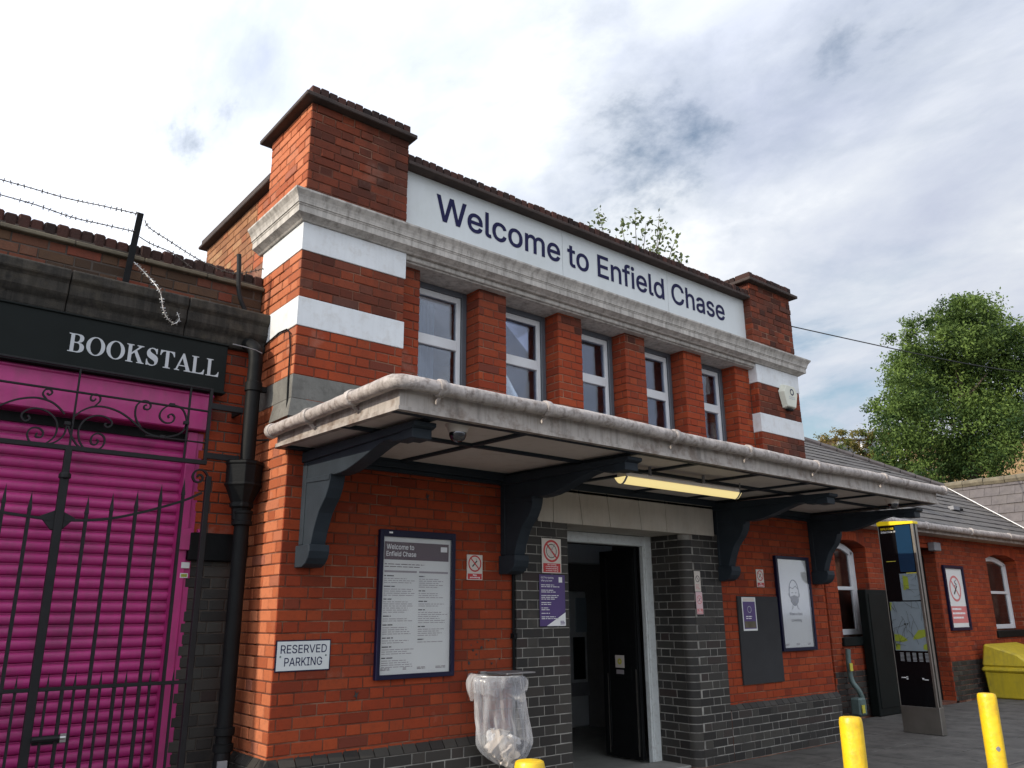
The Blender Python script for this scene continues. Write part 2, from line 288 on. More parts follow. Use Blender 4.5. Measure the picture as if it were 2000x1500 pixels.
GLYPH_DATA = r'''';206;78,318 70,509 136,509 128,318
A;480;16,0 201,509 276,509 463,0 395,0 287,302 282,317 276,334 270,352 264,372 232,478 245,478 213,371 191,302 85,0|110,142 110,199 370,199 370,142
C;510;267,-7 235,-5 205,1 177,11 150,25 126,42 104,63 86,88 70,115 57,146 48,179 42,215 40,254 42,293 48,329 57,362 70,393 86,421 104,445 126,466 150,484 177,498 205,508 235,514 267,516 286,515 305,513 323,509 340,504 357,498 373,490 388,481 402,471 415,460 427,447 438,433 448,418 456,402 463,385 469,367 473,348 408,348 405,361 401,373 395,384 389,395 382,404 375,413 366,421 357,428 348,435 337,440 327,445 315,449 304,452 292,454 280,455 267,456 245,454 223,450 203,443 184,432 166,419 150,403 137,385 125,364 116,340 109,314 105,285 103,254 105,223 109,194 116,168 125,145 137,123 151,105 166,89 184,76 203,66 223,59 245,54 267,53 280,53 292,55 304,57 315,60 327,64 337,69 348,74 357,81 366,88 375,96 382,105 389,114 395,125 401,136 405,148 408,160 473,160 469,142 463,124 457,107 448,91 438,76 428,62 416,49 402,38 388,28 373,19 357,11 341,5 323,0 305,-4 286,-6
D;502;219,0 96,0 96,57 215,57 244,58 272,63 296,70 318,81 337,94 354,110 368,128 379,149 388,172 394,198 398,226 399,255 398,285 394,312 388,337 379,361 368,381 354,399 338,415 320,428 299,438 275,446 249,450 221,452 93,452 93,509 225,509 261,507 294,501 325,492 353,478 377,461 399,441 418,418 433,391 446,361 455,329 460,293 462,255 460,217 455,181 446,149 433,119 417,92 398,68 376,48 351,31 322,17 291,8 256,2|125,509 125,0 60,0 60,509
E;419;60,0 60,509 372,509 372,452 125,452 125,286 355,286 355,229 125,229 125,57 375,57 375,0
F;410;60,0 60,509 369,509 369,452 125,452 125,278 346,278 346,221 125,221 125,0
G;520;269,-7 236,-5 205,1 176,11 149,25 125,43 104,64 85,88 69,116 57,146 47,179 42,215 40,254 42,293 47,329 57,362 69,393 85,421 103,445 125,466 149,484 175,498 203,508 233,514 265,516 285,515 304,513 322,509 340,504 358,497 374,489 389,480 403,469 416,458 429,445 439,431 449,416 458,401 465,384 470,367 474,349 408,349 404,361 399,372 393,383 387,393 380,403 373,411 365,420 356,427 347,434 337,439 326,444 315,448 304,452 291,454 279,455 265,456 243,454 222,450 202,443 183,432 166,419 150,404 137,385 125,364 116,340 109,314 105,285 103,254 105,223 109,194 116,168 125,145 137,124 151,105 166,90 184,76 203,66 224,59 246,54 269,53 290,54 309,57 328,63 345,71 360,81 374,93 386,107 396,123 404,141 410,160 414,180 415,202 434,199 283,199 283,256 478,256 478,200 476,170 471,141 463,115 451,91 436,69 419,50 399,33 377,19 352,8 326,0 298,-5
H;517;60,0 60,509 125,509 125,289 392,289 392,509 457,509 457,0 392,0 392,232 125,232 125,0
I;300;31,0 31,57 118,57 118,452 31,452 31,509 269,509 269,452 183,452 183,57 269,57 269,0
K;467;104,145 104,216 139,261 148,272 157,282 165,293 174,303 184,314 193,324 202,334 212,344 364,509 448,509 231,276 228,276|60,0 60,509 125,509 125,334 124,225 125,193 125,0|372,0 188,259 228,309 449,0
L;393;60,0 60,509 125,509 125,57 361,57 361,0
N;523;60,0 60,509 136,509 343,183 347,176 352,169 357,160 363,151 388,107 394,94 401,82 407,68 414,55 405,54 403,68 402,81 401,95 401,108 399,157 399,195 399,509 463,509 463,0 387,0 202,290 177,331 148,381 108,452 119,454 122,384 124,328 125,291 125,0
P;445;60,0 60,509 235,509 263,507 289,503 312,497 332,487 350,476 366,462 379,447 390,430 398,411 404,391 407,370 409,348 407,325 404,304 398,284 390,265 379,248 366,233 350,219 332,207 312,198 289,191 263,187 235,186 109,186 109,242 233,242 252,243 269,246 284,250 297,256 308,264 318,272 327,282 333,294 338,306 342,319 344,333 344,348 344,362 342,376 338,389 333,402 326,413 318,423 308,431 297,439 284,444 268,449 251,451 232,452 125,452 125,0
R;449;60,0 60,509 236,509 264,507 290,504 313,497 333,489 351,478 367,465 380,450 390,433 399,415 405,395 408,374 409,352 408,330 405,309 399,290 390,271 380,255 367,240 351,228 333,217 312,209 289,203 264,199 236,198 96,198 96,255 234,255 252,256 269,258 284,262 298,267 309,273 319,281 327,290 334,300 339,312 342,324 344,338 345,352 344,367 342,380 339,393 334,405 327,415 319,425 309,433 298,440 284,445 269,449 252,451 233,452 125,452 125,0|353,0 230,229 303,229 428,0
S;447;224,-9 197,-8 172,-4 149,1 128,9 108,19 91,31 76,45 64,60 54,77 46,96 41,115 38,137 104,137 107,123 110,110 116,98 123,88 132,79 142,71 154,64 166,59 180,55 194,52 209,50 224,49 241,50 257,52 272,55 286,60 299,66 311,74 321,82 329,92 336,102 341,114 345,126 346,139 345,151 342,161 338,171 332,179 325,186 316,193 307,199 296,205 284,209 272,214 259,218 245,222 184,239 154,249 128,260 105,274 86,289 71,307 60,326 54,348 52,372 53,393 58,413 65,431 75,448 87,463 102,476 119,488 138,498 158,506 180,511 203,514 227,516 252,514 275,511 296,505 316,498 334,488 351,476 365,463 377,449 387,433 394,415 399,397 401,378 337,378 334,396 326,412 316,426 302,437 286,447 267,453 247,457 225,459 209,458 194,456 180,452 167,448 156,442 145,435 136,427 129,418 123,409 118,398 116,387 115,376 116,363 119,352 124,342 131,334 139,326 148,319 158,313 169,308 180,304 191,300 202,296 212,293 264,279 276,276 287,272 299,268 312,264 324,258 336,252 347,245 359,238 369,229 379,220 387,209 395,198 401,185 405,171 407,155 408,139 407,118 403,99 396,81 386,64 374,48 360,34 343,21 323,11 302,2 278,-4 252,-8
T;449;32,452 32,509 417,509 417,452 257,452 257,0 193,0 193,452
V;480;204,0 16,509 84,509 192,206 197,192 203,176 209,158 215,137 248,31 235,31 267,138 290,206 395,509 463,509 278,0
W;686;155,0 16,509 82,509 163,196 175,145 187,94 197,40 189,40 200,94 211,145 224,196 306,509 380,509 462,196 474,145 486,94 497,40 488,40 499,94 510,145 523,196 603,509 670,509 530,0 455,0 368,323 363,339 359,356 355,373 351,391 347,410 344,431 340,452 336,475 350,475 335,395 331,377 327,359 323,341 318,323 230,0
a;389;160,-9 142,-8 126,-5 110,-1 94,5 80,12 68,22 57,32 48,45 40,58 35,73 31,90 30,108 31,123 34,138 38,150 43,161 50,171 58,179 67,187 78,193 89,199 100,203 112,207 125,211 138,213 152,216 165,218 178,220 234,227 244,228 252,230 259,232 265,235 270,238 273,243 275,248 276,255 276,257 275,268 273,279 271,288 267,297 262,304 256,311 248,317 240,322 230,326 220,329 208,330 196,331 183,330 171,329 159,326 149,322 140,318 132,313 124,307 118,301 112,294 107,288 103,281 100,274 41,291 48,308 57,322 67,335 79,346 91,355 104,364 118,370 133,375 148,379 163,382 179,384 194,384 204,384 215,383 227,382 239,379 251,376 263,372 275,367 286,360 296,353 306,343 315,333 322,320 329,306 333,290 336,272 337,251 337,0 277,0 277,52 272,52 269,45 264,38 258,32 252,25 244,18 236,12 226,6 215,1 203,-3 190,-6 176,-8|170,45 187,46 202,49 216,53 228,59 239,66 248,74 257,83 263,93 269,104 272,115 275,126 276,138 276,190 273,188 270,186 265,184 259,182 253,180 246,179 239,177 231,176 223,175 216,173 208,172 200,171 175,168 165,166 154,164 144,162 134,159 125,155 117,150 110,145 103,139 98,132 95,124 93,115 92,105 92,95 94,87 98,79 102,72 107,66 114,61 121,56 130,52 139,49 149,47 159,46
b;424;229,-8 213,-7 198,-5 184,-1 172,4 162,10 153,17 145,24 138,31 132,39 127,46 122,53 118,59 112,59 112,0 53,0 53,509 114,509 114,319 118,319 122,325 127,331 132,338 137,346 144,353 152,360 161,367 171,373 183,378 197,381 212,384 229,384 252,383 274,378 294,371 313,361 330,347 345,332 359,313 370,293 379,270 385,245 389,218 390,189 389,160 385,133 379,108 370,84 359,64 346,45 330,29 313,16 294,5 274,-2 252,-7|220,47 237,48 253,51 267,57 279,66 291,76 301,88 309,101 316,117 321,133 325,151 327,170 328,189 327,209 325,227 321,245 316,261 309,276 301,290 291,301 280,311 267,319 253,325 237,329 220,330 203,329 188,325 174,320 161,312 150,302 140,291 132,278 125,263 120,247 116,229 113,210 113,189 113,169 116,150 120,132 125,115 132,100 140,86 150,75 162,65 174,57 188,51 204,48
c;396;207,-8 182,-7 159,-2 137,6 117,16 98,30 82,46 68,64 56,85 46,108 40,133 36,159 34,187 36,216 40,243 46,268 56,291 68,312 82,330 98,346 117,360 137,371 159,378 182,383 207,384 221,384 234,383 247,380 260,377 272,373 284,368 295,362 305,356 315,349 324,341 332,332 340,322 347,312 353,301 358,289 362,277 303,262 301,269 298,276 294,283 290,289 286,295 281,301 276,306 270,311 264,315 257,319 250,322 242,325 234,327 226,329 217,329 207,330 189,329 173,325 158,319 145,310 134,300 124,287 115,274 108,258 103,242 99,224 97,206 96,187 97,169 99,151 103,134 108,117 115,102 124,89 134,76 145,66 158,57 173,51 189,48 207,46 217,47 226,48 234,49 243,52 250,54 258,58 264,62 271,66 277,71 282,76 287,82 292,89 296,95 299,102 302,110 304,117 363,102 359,90 354,78 348,67 341,56 334,46 325,37 316,29 306,21 296,15 285,9 273,4 261,-1 248,-4 235,-6 221,-8
d;424;195,-8 172,-7 151,-2 130,5 111,16 94,29 79,45 66,64 55,84 46,108 39,133 35,160 34,189 35,218 39,245 46,270 55,293 66,313 79,332 95,347 112,361 131,371 151,378 173,383 196,384 213,384 228,381 241,378 253,373 263,367 272,360 280,353 287,346 293,338 298,331 303,325 306,319 311,319 311,509 372,509 372,0 313,0 313,59 307,59 303,53 298,46 293,39 287,31 280,24 272,17 263,10 252,4 241,-1 227,-5 212,-7|205,47 221,48 236,51 250,57 263,65 274,75 284,86 293,100 299,115 305,132 309,150 311,169 312,189 311,210 309,229 305,247 300,263 293,278 284,291 275,302 263,312 251,320 237,325 221,329 205,330 187,329 172,325 157,319 145,311 133,301 124,290 115,276 108,261 103,245 99,227 97,209 96,189 97,170 99,151 103,133 109,117 115,101 124,88 134,76 145,66 158,57 172,51 188,48
e;404;212,-8 185,-7 161,-2 138,6 117,16 98,30 82,46 68,64 56,85 46,108 40,132 35,159 34,187 35,215 39,242 46,267 55,290 67,311 81,329 97,346 115,359 135,370 157,378 180,383 205,384 221,384 236,382 251,379 266,374 280,368 294,361 307,351 319,341 331,329 341,315 350,299 357,282 363,263 368,242 370,219 371,194 371,169 75,169 75,221 338,221 310,202 309,220 307,237 303,254 298,269 291,282 283,294 273,305 263,314 250,321 237,326 222,329 205,330 189,329 173,326 159,321 146,313 135,304 125,294 116,282 109,270 103,256 99,241 97,226 96,211 96,178 97,157 100,139 104,122 110,106 118,92 128,80 139,70 151,61 165,55 179,50 195,47 212,46 224,47 234,48 244,50 254,53 263,56 271,61 278,66 285,73 292,80 297,88 302,96 306,105 365,91 360,77 353,63 345,51 335,39 324,29 311,19 298,11 283,4 266,-1 249,-5 231,-7
f;254;228,379 228,327 6,327 6,379|81,0 81,432 82,447 84,461 89,474 96,486 104,496 113,505 124,513 135,519 148,524 161,527 174,529 187,530 197,530 207,529 215,528 222,527 229,525 234,524 239,522 243,521 227,468 225,469 222,470 219,471 215,472 211,473 206,473 200,474 195,474 182,473 171,470 162,466 154,460 149,452 145,443 142,431 142,419 142,0
g;425;207,-151 187,-150 168,-148 150,-144 134,-140 119,-134 105,-127 93,-119 82,-110 73,-101 64,-91 57,-80 51,-69 101,-41 106,-47 110,-53 116,-59 122,-66 128,-72 136,-78 145,-83 154,-88 165,-92 178,-95 192,-97 207,-97 229,-96 249,-92 267,-85 282,-75 295,-62 304,-47 310,-28 311,-6 311,68 306,68 302,62 298,56 293,49 287,41 280,34 272,28 263,21 252,16 241,11 227,8 212,5 195,5 173,6 152,10 132,17 113,27 95,39 80,53 67,71 55,90 46,112 39,136 35,163 34,191 35,220 39,246 46,271 55,293 66,314 80,332 95,347 112,361 131,371 152,378 173,383 196,384 213,384 228,382 242,378 253,373 264,367 273,360 281,353 288,346 294,338 299,331 304,325 308,319 313,319 313,379 372,379 372,-9 371,-32 367,-54 360,-73 350,-90 338,-104 324,-117 308,-127 291,-136 271,-142 251,-147 229,-150|205,59 222,60 237,63 251,68 264,75 275,84 285,95 293,107 300,121 305,137 309,154 312,172 312,193 312,212 309,231 305,248 300,264 293,278 285,291 275,303 264,312 251,320 237,325 222,329 205,330 188,329 172,325 158,320 145,312 134,302 124,290 115,277 109,262 103,246 99,229 97,212 96,193 97,173 99,155 103,138 109,123 116,108 124,96 134,85 145,76 158,68 172,63 188,60
h;410;114,227 114,0 53,0 53,509 114,509 114,287 102,287 112,312 124,332 137,349 152,362 169,372 187,379 207,383 227,384 246,383 264,380 280,376 295,369 309,360 321,349 332,336 341,321 348,304 353,285 356,264 357,240 357,0 296,0 296,235 295,256 290,275 283,291 273,304 260,315 246,323 229,328 210,329 197,328 184,326 172,322 161,317 150,311 141,303 133,293 126,283 121,271 117,257 114,243
i;167;53,0 53,379 114,379 114,0|84,443 75,444 67,446 60,449 54,455 48,461 44,468 42,475 41,483 42,491 44,499 48,506 54,512 60,517 67,521 75,523 84,524 92,523 100,521 107,517 114,512 119,506 123,499 126,491 126,483 126,475 123,468 119,461 114,455 107,449 100,446 92,444
k;381;110,137 110,212 121,212 284,379 360,379 184,199 177,199|53,0 53,509 114,509 114,0|294,0 148,186 191,229 372,0
l;189;139,-2 119,-1 101,3 86,10 74,20 65,33 58,47 54,65 53,84 53,509 114,509 114,99 114,87 115,77 117,68 120,62 124,58 130,54 137,53 146,52 150,52 154,52 158,52 160,53 163,53 165,53 167,54 170,54 181,3 176,2 172,1 167,0 162,-1 156,-2 151,-2 145,-2
m;610;53,0 53,379 112,379 112,295 108,295 112,310 118,323 125,335 132,346 141,355 151,363 161,370 172,376 183,380 195,384 207,386 219,386 239,385 257,380 273,372 287,361 299,347 309,331 316,314 321,295 312,295 317,308 322,321 329,332 337,343 347,353 357,361 368,369 381,375 394,380 407,383 422,385 437,386 453,385 468,383 483,378 497,372 510,364 522,354 532,342 541,328 548,313 553,296 556,276 557,255 557,0 496,0 496,254 494,273 490,289 483,302 473,313 460,321 447,326 433,329 419,330 406,330 395,328 384,324 374,320 365,314 358,307 351,299 345,290 341,280 338,270 336,259 335,247 335,0 274,0 274,260 273,275 269,288 262,301 253,311 242,320 229,326 215,329 199,330 188,330 178,328 168,325 158,320 148,314 140,307 132,299 126,289 121,278 117,266 114,253 114,238 114,0
n;410;114,227 114,0 53,0 53,379 112,379 112,287 102,287 112,312 124,332 137,349 152,362 169,372 187,379 207,383 227,384 246,383 264,380 280,376 295,369 309,360 321,349 332,336 341,321 348,304 353,285 356,264 357,240 357,0 296,0 296,235 295,256 290,275 283,291 273,304 260,315 246,323 229,328 210,329 197,328 184,326 172,322 161,317 150,311 141,303 133,293 126,283 121,271 117,257 114,243
o;415;207,-8 182,-7 159,-2 137,6 117,16 98,30 82,46 68,64 56,85 46,108 40,133 36,159 34,187 36,216 40,243 46,268 56,291 68,312 82,330 98,346 117,360 137,371 159,378 182,383 207,384 233,383 256,378 278,371 299,360 317,346 333,330 347,312 359,291 369,268 376,243 380,216 381,187 380,159 376,133 369,108 359,85 347,64 333,46 317,30 299,16 278,6 256,-2 233,-7|207,46 226,48 242,51 257,57 270,66 282,76 292,89 300,102 307,117 312,134 316,151 318,169 319,187 318,206 316,224 312,242 307,258 300,274 292,287 282,300 270,310 257,319 242,325 226,329 207,330 189,329 173,325 158,319 145,310 134,300 124,287 115,274 108,258 103,242 99,224 97,206 96,187 97,169 99,151 103,134 108,117 115,102 124,89 134,76 145,66 158,57 173,51 189,48
r;259;53,0 53,379 112,379 112,321 115,321 122,335 130,347 140,358 152,367 166,375 181,380 196,384 213,385 217,385 221,385 225,385 229,384 243,384 243,322 242,323 239,323 235,324 230,324 224,325 219,325 213,326 207,326 194,325 182,323 170,319 159,315 149,309 140,301 132,293 126,284 121,273 117,262 114,250 114,237 114,0
s;365;182,-8 163,-7 145,-5 128,-2 112,3 98,10 84,18 72,27 62,38 53,50 45,63 40,78 36,94 94,107 99,92 105,79 114,69 124,60 136,54 150,49 165,46 181,45 200,46 217,50 232,55 244,62 255,71 262,81 267,91 268,103 267,112 265,121 260,129 254,136 246,142 237,147 225,151 212,155 149,170 125,177 104,186 87,196 72,208 61,222 53,237 48,255 47,274 48,290 51,305 57,319 65,332 75,343 87,354 100,363 115,370 131,377 149,381 167,384 187,384 206,384 223,381 239,378 254,372 267,366 279,358 290,349 299,339 307,328 314,316 319,303 324,290 268,277 264,288 258,298 251,307 243,316 232,323 219,328 205,331 187,333 171,332 156,329 143,324 131,317 121,308 114,299 110,289 109,277 110,267 112,258 117,250 124,243 133,237 144,232 157,227 172,223 229,209 254,202 275,194 292,183 306,171 317,158 325,142 330,125 331,107 330,90 326,75 321,61 312,47 302,35 290,24 276,15 260,6 242,0 223,-5 203,-7
t;227;204,379 204,327 6,327 6,379|65,471 126,471 126,98 127,86 128,76 132,68 136,61 142,56 150,53 159,51 170,50 173,50 177,50 181,51 185,51 190,52 194,52 198,53 202,54 213,2 208,0 203,-1 198,-2 192,-3 186,-3 180,-4 174,-4 168,-4 145,-3 125,2 107,10 92,21 80,35 72,52 67,71 65,93
u;410;182,-5 164,-4 146,-1 130,4 115,11 101,20 89,31 78,44 69,59 62,76 57,95 54,116 53,139 53,379 114,379 114,144 115,123 119,105 127,89 137,75 150,64 164,56 181,52 200,50 213,51 226,53 238,57 249,62 259,69 268,77 276,86 283,97 289,109 293,122 295,137 296,153 296,379 357,379 357,0 298,0 298,92 307,92 297,67 286,47 272,30 257,17 240,7 222,0 203,-4
v;389;163,0 17,379 84,379 165,155 171,138 177,121 182,104 187,87 206,21 184,21 189,37 194,53 198,70 203,87 207,104 213,121 218,138 224,155 305,379 371,379 226,0
y;389;47,-139 61,-86 71,-87 80,-89 88,-90 96,-90 104,-89 111,-87 118,-84 124,-80 130,-74 136,-67 141,-58 146,-48 151,-36 163,-1 17,379 84,379 165,155 171,138 177,121 182,104 187,87 191,70 196,53 201,37 206,21 184,21 202,87 207,104 212,121 218,138 224,155 305,379 371,379 204,-58 198,-72 191,-85 184,-97 177,-107 168,-116 159,-124 150,-130 139,-136 128,-140 117,-143 104,-145 91,-145 84,-145 77,-145 71,-144 65,-143 59,-142 54,-141 51,-140'''
GLYPHS = {}
for _l in GLYPH_DATA.split('\n'):
    _c, _a, _s = _l[0], *_l[2:].split(';', 1)
    GLYPHS[_c] = (int(_a), [[tuple(map(int, p.split(','))) for p in q.split()] for q in _s.split('|')] if _s else [])
from mathutils.geometry import delaunay_2d_cdt
def thicken(L, d):
    """push every outline point outwards (outer loops run clockwise, counters anticlockwise)"""
    n = len(L); out = []
    for i in range(n):
        a, b, c = Vector(L[i-1]), Vector(L[i]), Vector(L[(i+1) % n]); e, f = (b-a), (c-b)
        if e.length < .01 or f.length < .01: out.append(tuple(b)); continue
        e.normalize(); f.normalize(); n1, n2 = Vector((-e.y, e.x)), Vector((-f.y, f.x)); m = n1+n2
        if m.length < .2: out.append(tuple(b)); continue
        m.normalize(); out.append(tuple(b+m*min(d/max(m.dot(n1), .4), d*2)))
    return out
def fill_loops(loops):
    V, E = [], []
    for L in loops:
        k = len(V); V += [Vector(p) for p in L]; E += [(k+i, k+(i+1) % len(L)) for i in range(len(L))]
    vs, _, fs, *_r = delaunay_2d_cdt(V, E, [], 1, 1e-4) if False else delaunay_2d_cdt(V, E, [], 0, 1e-4)
    keep = []
    for f in fs:
        c = sum((vs[i] for i in f), Vector((0, 0)))/len(f); w = 0
        for L in loops:
            for i in range(len(L)):
                (x0, y0), (x1, y1) = L[i], L[(i+1) % len(L)]
                if (y0 <= c.y) != (y1 <= c.y) and x0+(c.y-y0)/(y1-y0)*(x1-x0) > c.x: w += 1 if y1 > y0 else -1
        if w: keep.append(f)
    return vs, keep
GC = {}
def text_mesh(body, x0, x1, z0, z1, y, material, name='lettering', parent=None, bold=0., axis='X', X=None, single=False):
    """flat print: grotesque letters drawn from outlines, fitted to a box on a plane facing -Y (axis X) or -X (axis Y)"""
    x = 0; items = []
    for ch in body:
        if ch == ' ': x += 190; continue
        adv, loops = GLYPHS[ch]; key = (ch, bold)
        if key not in GC: GC[key] = fill_loops([thicken(L, bold*1000) for L in loops])
        items.append((x, GC[key])); x += adv
    pts = [(q+v.x, v.y) for q, (vs, fs) in items for v in vs]; lx, hx = min(p[0] for p in pts), max(p[0] for p in pts); ly, hy = min(p[1] for p in pts), max(p[1] for p in pts)
    def place(u, v):
        a = x0+(u-lx)/(hx-lx)*(x1-x0); b = z0+(v-ly)/(hy-ly)*(z1-z0)
        return (a, y, b) if axis == 'X' else (X, a, b)
    m = MB(); last = None
    for q, (vs, fs) in items:
        m.add([place(q+v.x, v.y) for v in vs], [tuple(f) for f in fs])
        if single: last = m.build('letter', material, parent); m = MB()
    return last if single else m.build(name, material, parent, kind='stuff')
# ------------------------------------------------------------------ bricks
BL, BHD, BH, J = .217, .1045, .067, .008
BCACHE = {}
def brick_verts(L, H, c=.0045, d=.03):
    l, h = L/2, H/2
    f = [(-l+c, -h+c), (l-c, -h+c), (l-c, h-c), (-l+c, h-c)]; g = [(-l, -h), (l, -h), (l, h), (-l, h)]
    vs = [(x, 0, z) for x, z in f]+[(x, c, z) for x, z in g]+[(x, d, z) for x, z in g]
    fs = [(0, 1, 2, 3)]+[(k, 4+k, 4+(k+1) % 4, (k+1) % 4) for k in range(4)]+[(4+k, 8+k, 8+(k+1) % 4, 4+(k+1) % 4) for k in range(4)]
    return vs, fs
def brick_mesh(L, H, material, tone):
    key = (round(L, 3), round(H, 3), material, round(tone, 1))
    if key not in BCACHE:
        m = MB(); m.add(*brick_verts(L, H), tone=key[3]); BCACHE[key] = m.mesh('brick', material, tone=True)
    return BCACHE[key]
class Wall:
    """collects bricks of one thing; the ones that show largest become parts of their own"""
    def __init__(s): s.b = []
    def face(s, o, u, n, z0, z1, spans, phase=0., tonef=None, rough=.0012, zo=0.):
        """o: XY origin, u: unit XY dir, n: outward normal XY; spans(z)->[(a,b,mat)]"""
        k0 = round((z0-zo)/.075); k1 = round((z1-zo)/.075)
        for k in range(k0, k1):
            zc = k*.075+.0375+zo
            for (a, b, mt) in spans(zc):
                if b-a < .03: continue
                off = phase + (.16875 if k % 2 else 0.)
                x = math.floor((a-off)/.3375)*.3375+off; cuts = []
                while x < b:
                    for L in (BL, BHD):
                        p, q = max(x, a+J/2), min(x+L, b-J/2)
                        if q-p > .028: cuts.append([p, q])
                        elif q-p > 0 and cuts and p < cuts[-1][1]+.02: cuts[-1][1] = q
                        x += L+J
                for p, q in cuts:
                    L = q-p
                    if abs(L-BL) < .004: L = BL
                    if abs(L-BHD) < .004: L = BHD
                    c = (p+q)/2; out = random.gauss(0, rough)
                    t = random.random()
                    if tonef: t = tonef(t, c, zc)
                    s.b.append((Vector((o[0]+u[0]*c+n[0]*out, o[1]+u[1]*c+n[1]*out, zc)), u, n, L, BH, mt, t))
    def emit(s, root, count=300, stuff='brickwork'):
        def size(b):
            c, u, n, L, H, mt, t = b; q = proj(c)
            if q is None or not (-10 < q[0] < 2010 and -10 < q[1] < 1510): return 0
            d = (c-CAM); z = d.length; cosn = -(d.x*n[0]+d.y*n[1])/z
            return max(cosn, 0)*L*H/z/z
        s.b.sort(key=size, reverse=True)
        for c, u, n, L, H, mt, t in s.b[:count]:
            o = bpy.data.objects.new('brick', brick_mesh(L, H, mt, t)); o.location = c
            o.rotation_euler = (0, 0, math.atan2(u[1], u[0])); link(o, root)
        rest = s.b[count:]
        if rest:
            ms = sorted({b[5] for b in rest}); m = MB()
            for c, u, n, L, H, mt, t in rest:
                vs, fs = brick_verts(L, H); 
                m.add([(c.x+x*u[0]-y*n[0], c.y+x*u[1]-y*n[1], c.z+z) for x, y, z in vs], fs, ms.index(mt), t)
            m.build(stuff, ms, root, tone=True, kind='stuff')
XP = (1, 0); NF = (0, -1)       # front faces: u=+X, normal -Y
# faces looking at -X: u must run so that local +y (inward) = -n : for n=(-1,0) u=(0,-1)
UL, NL = (0, -1), (-1, 0)
UR, NR = (0, 1), (1, 0)

# ================================================================== ground
def ground():
    m = MB(); m.box(-400, 600, -400, 600, -.30, -.12); struct(m.build('ground', 'asphalt'))
    m = MB(); m.box(-9, 17.2, -3.75, .9, -.11, -.032); pv = struct(m.build('pavement', 'paving_bed'))
    m = MB(); m.box(17.2, 40, -8, .9, -.11, -.02); struct(m.build('pavement', 'paving'))
    ys = [.0-.61*i for i in range(7)]
    for r in range(6):
        x = -4.2+(.45 if r % 2 else 0)
        while x < 16.8:
            g = random.uniform(.0, .006); a, b = x+.006, x+.894; y1, y0 = ys[r]-.006, ys[r+1]+.006
            m = MB(); m.box(a, b, y0, y1, -.033, -.008+g); m.build('paving_slab', 'paving', pv, bevel=.004); x += .9
    for i in range(24):
        x = 6.82+i*.45
        if x > 16.5: break
        m = MB(); m.box(x+.004, x+.446, .006, .82, -.033, -.006+random.uniform(0, .005)); m.build('paving_slab', 'paving', pv, bevel=.004)
    for i in range(24):
        m = MB(); m.box(-5+i*.915, -5+i*.915+.905, -3.9, -3.756, -.13, .0); m.build('kerb_stone', 'kerb_stone', pv, bevel=.012)
    m = MB(); m.box(-9, 17, -4.05, -3.91, -.118, -.112); struct(m.build('road_edge_line', 'yellow_plastic'))
ground()
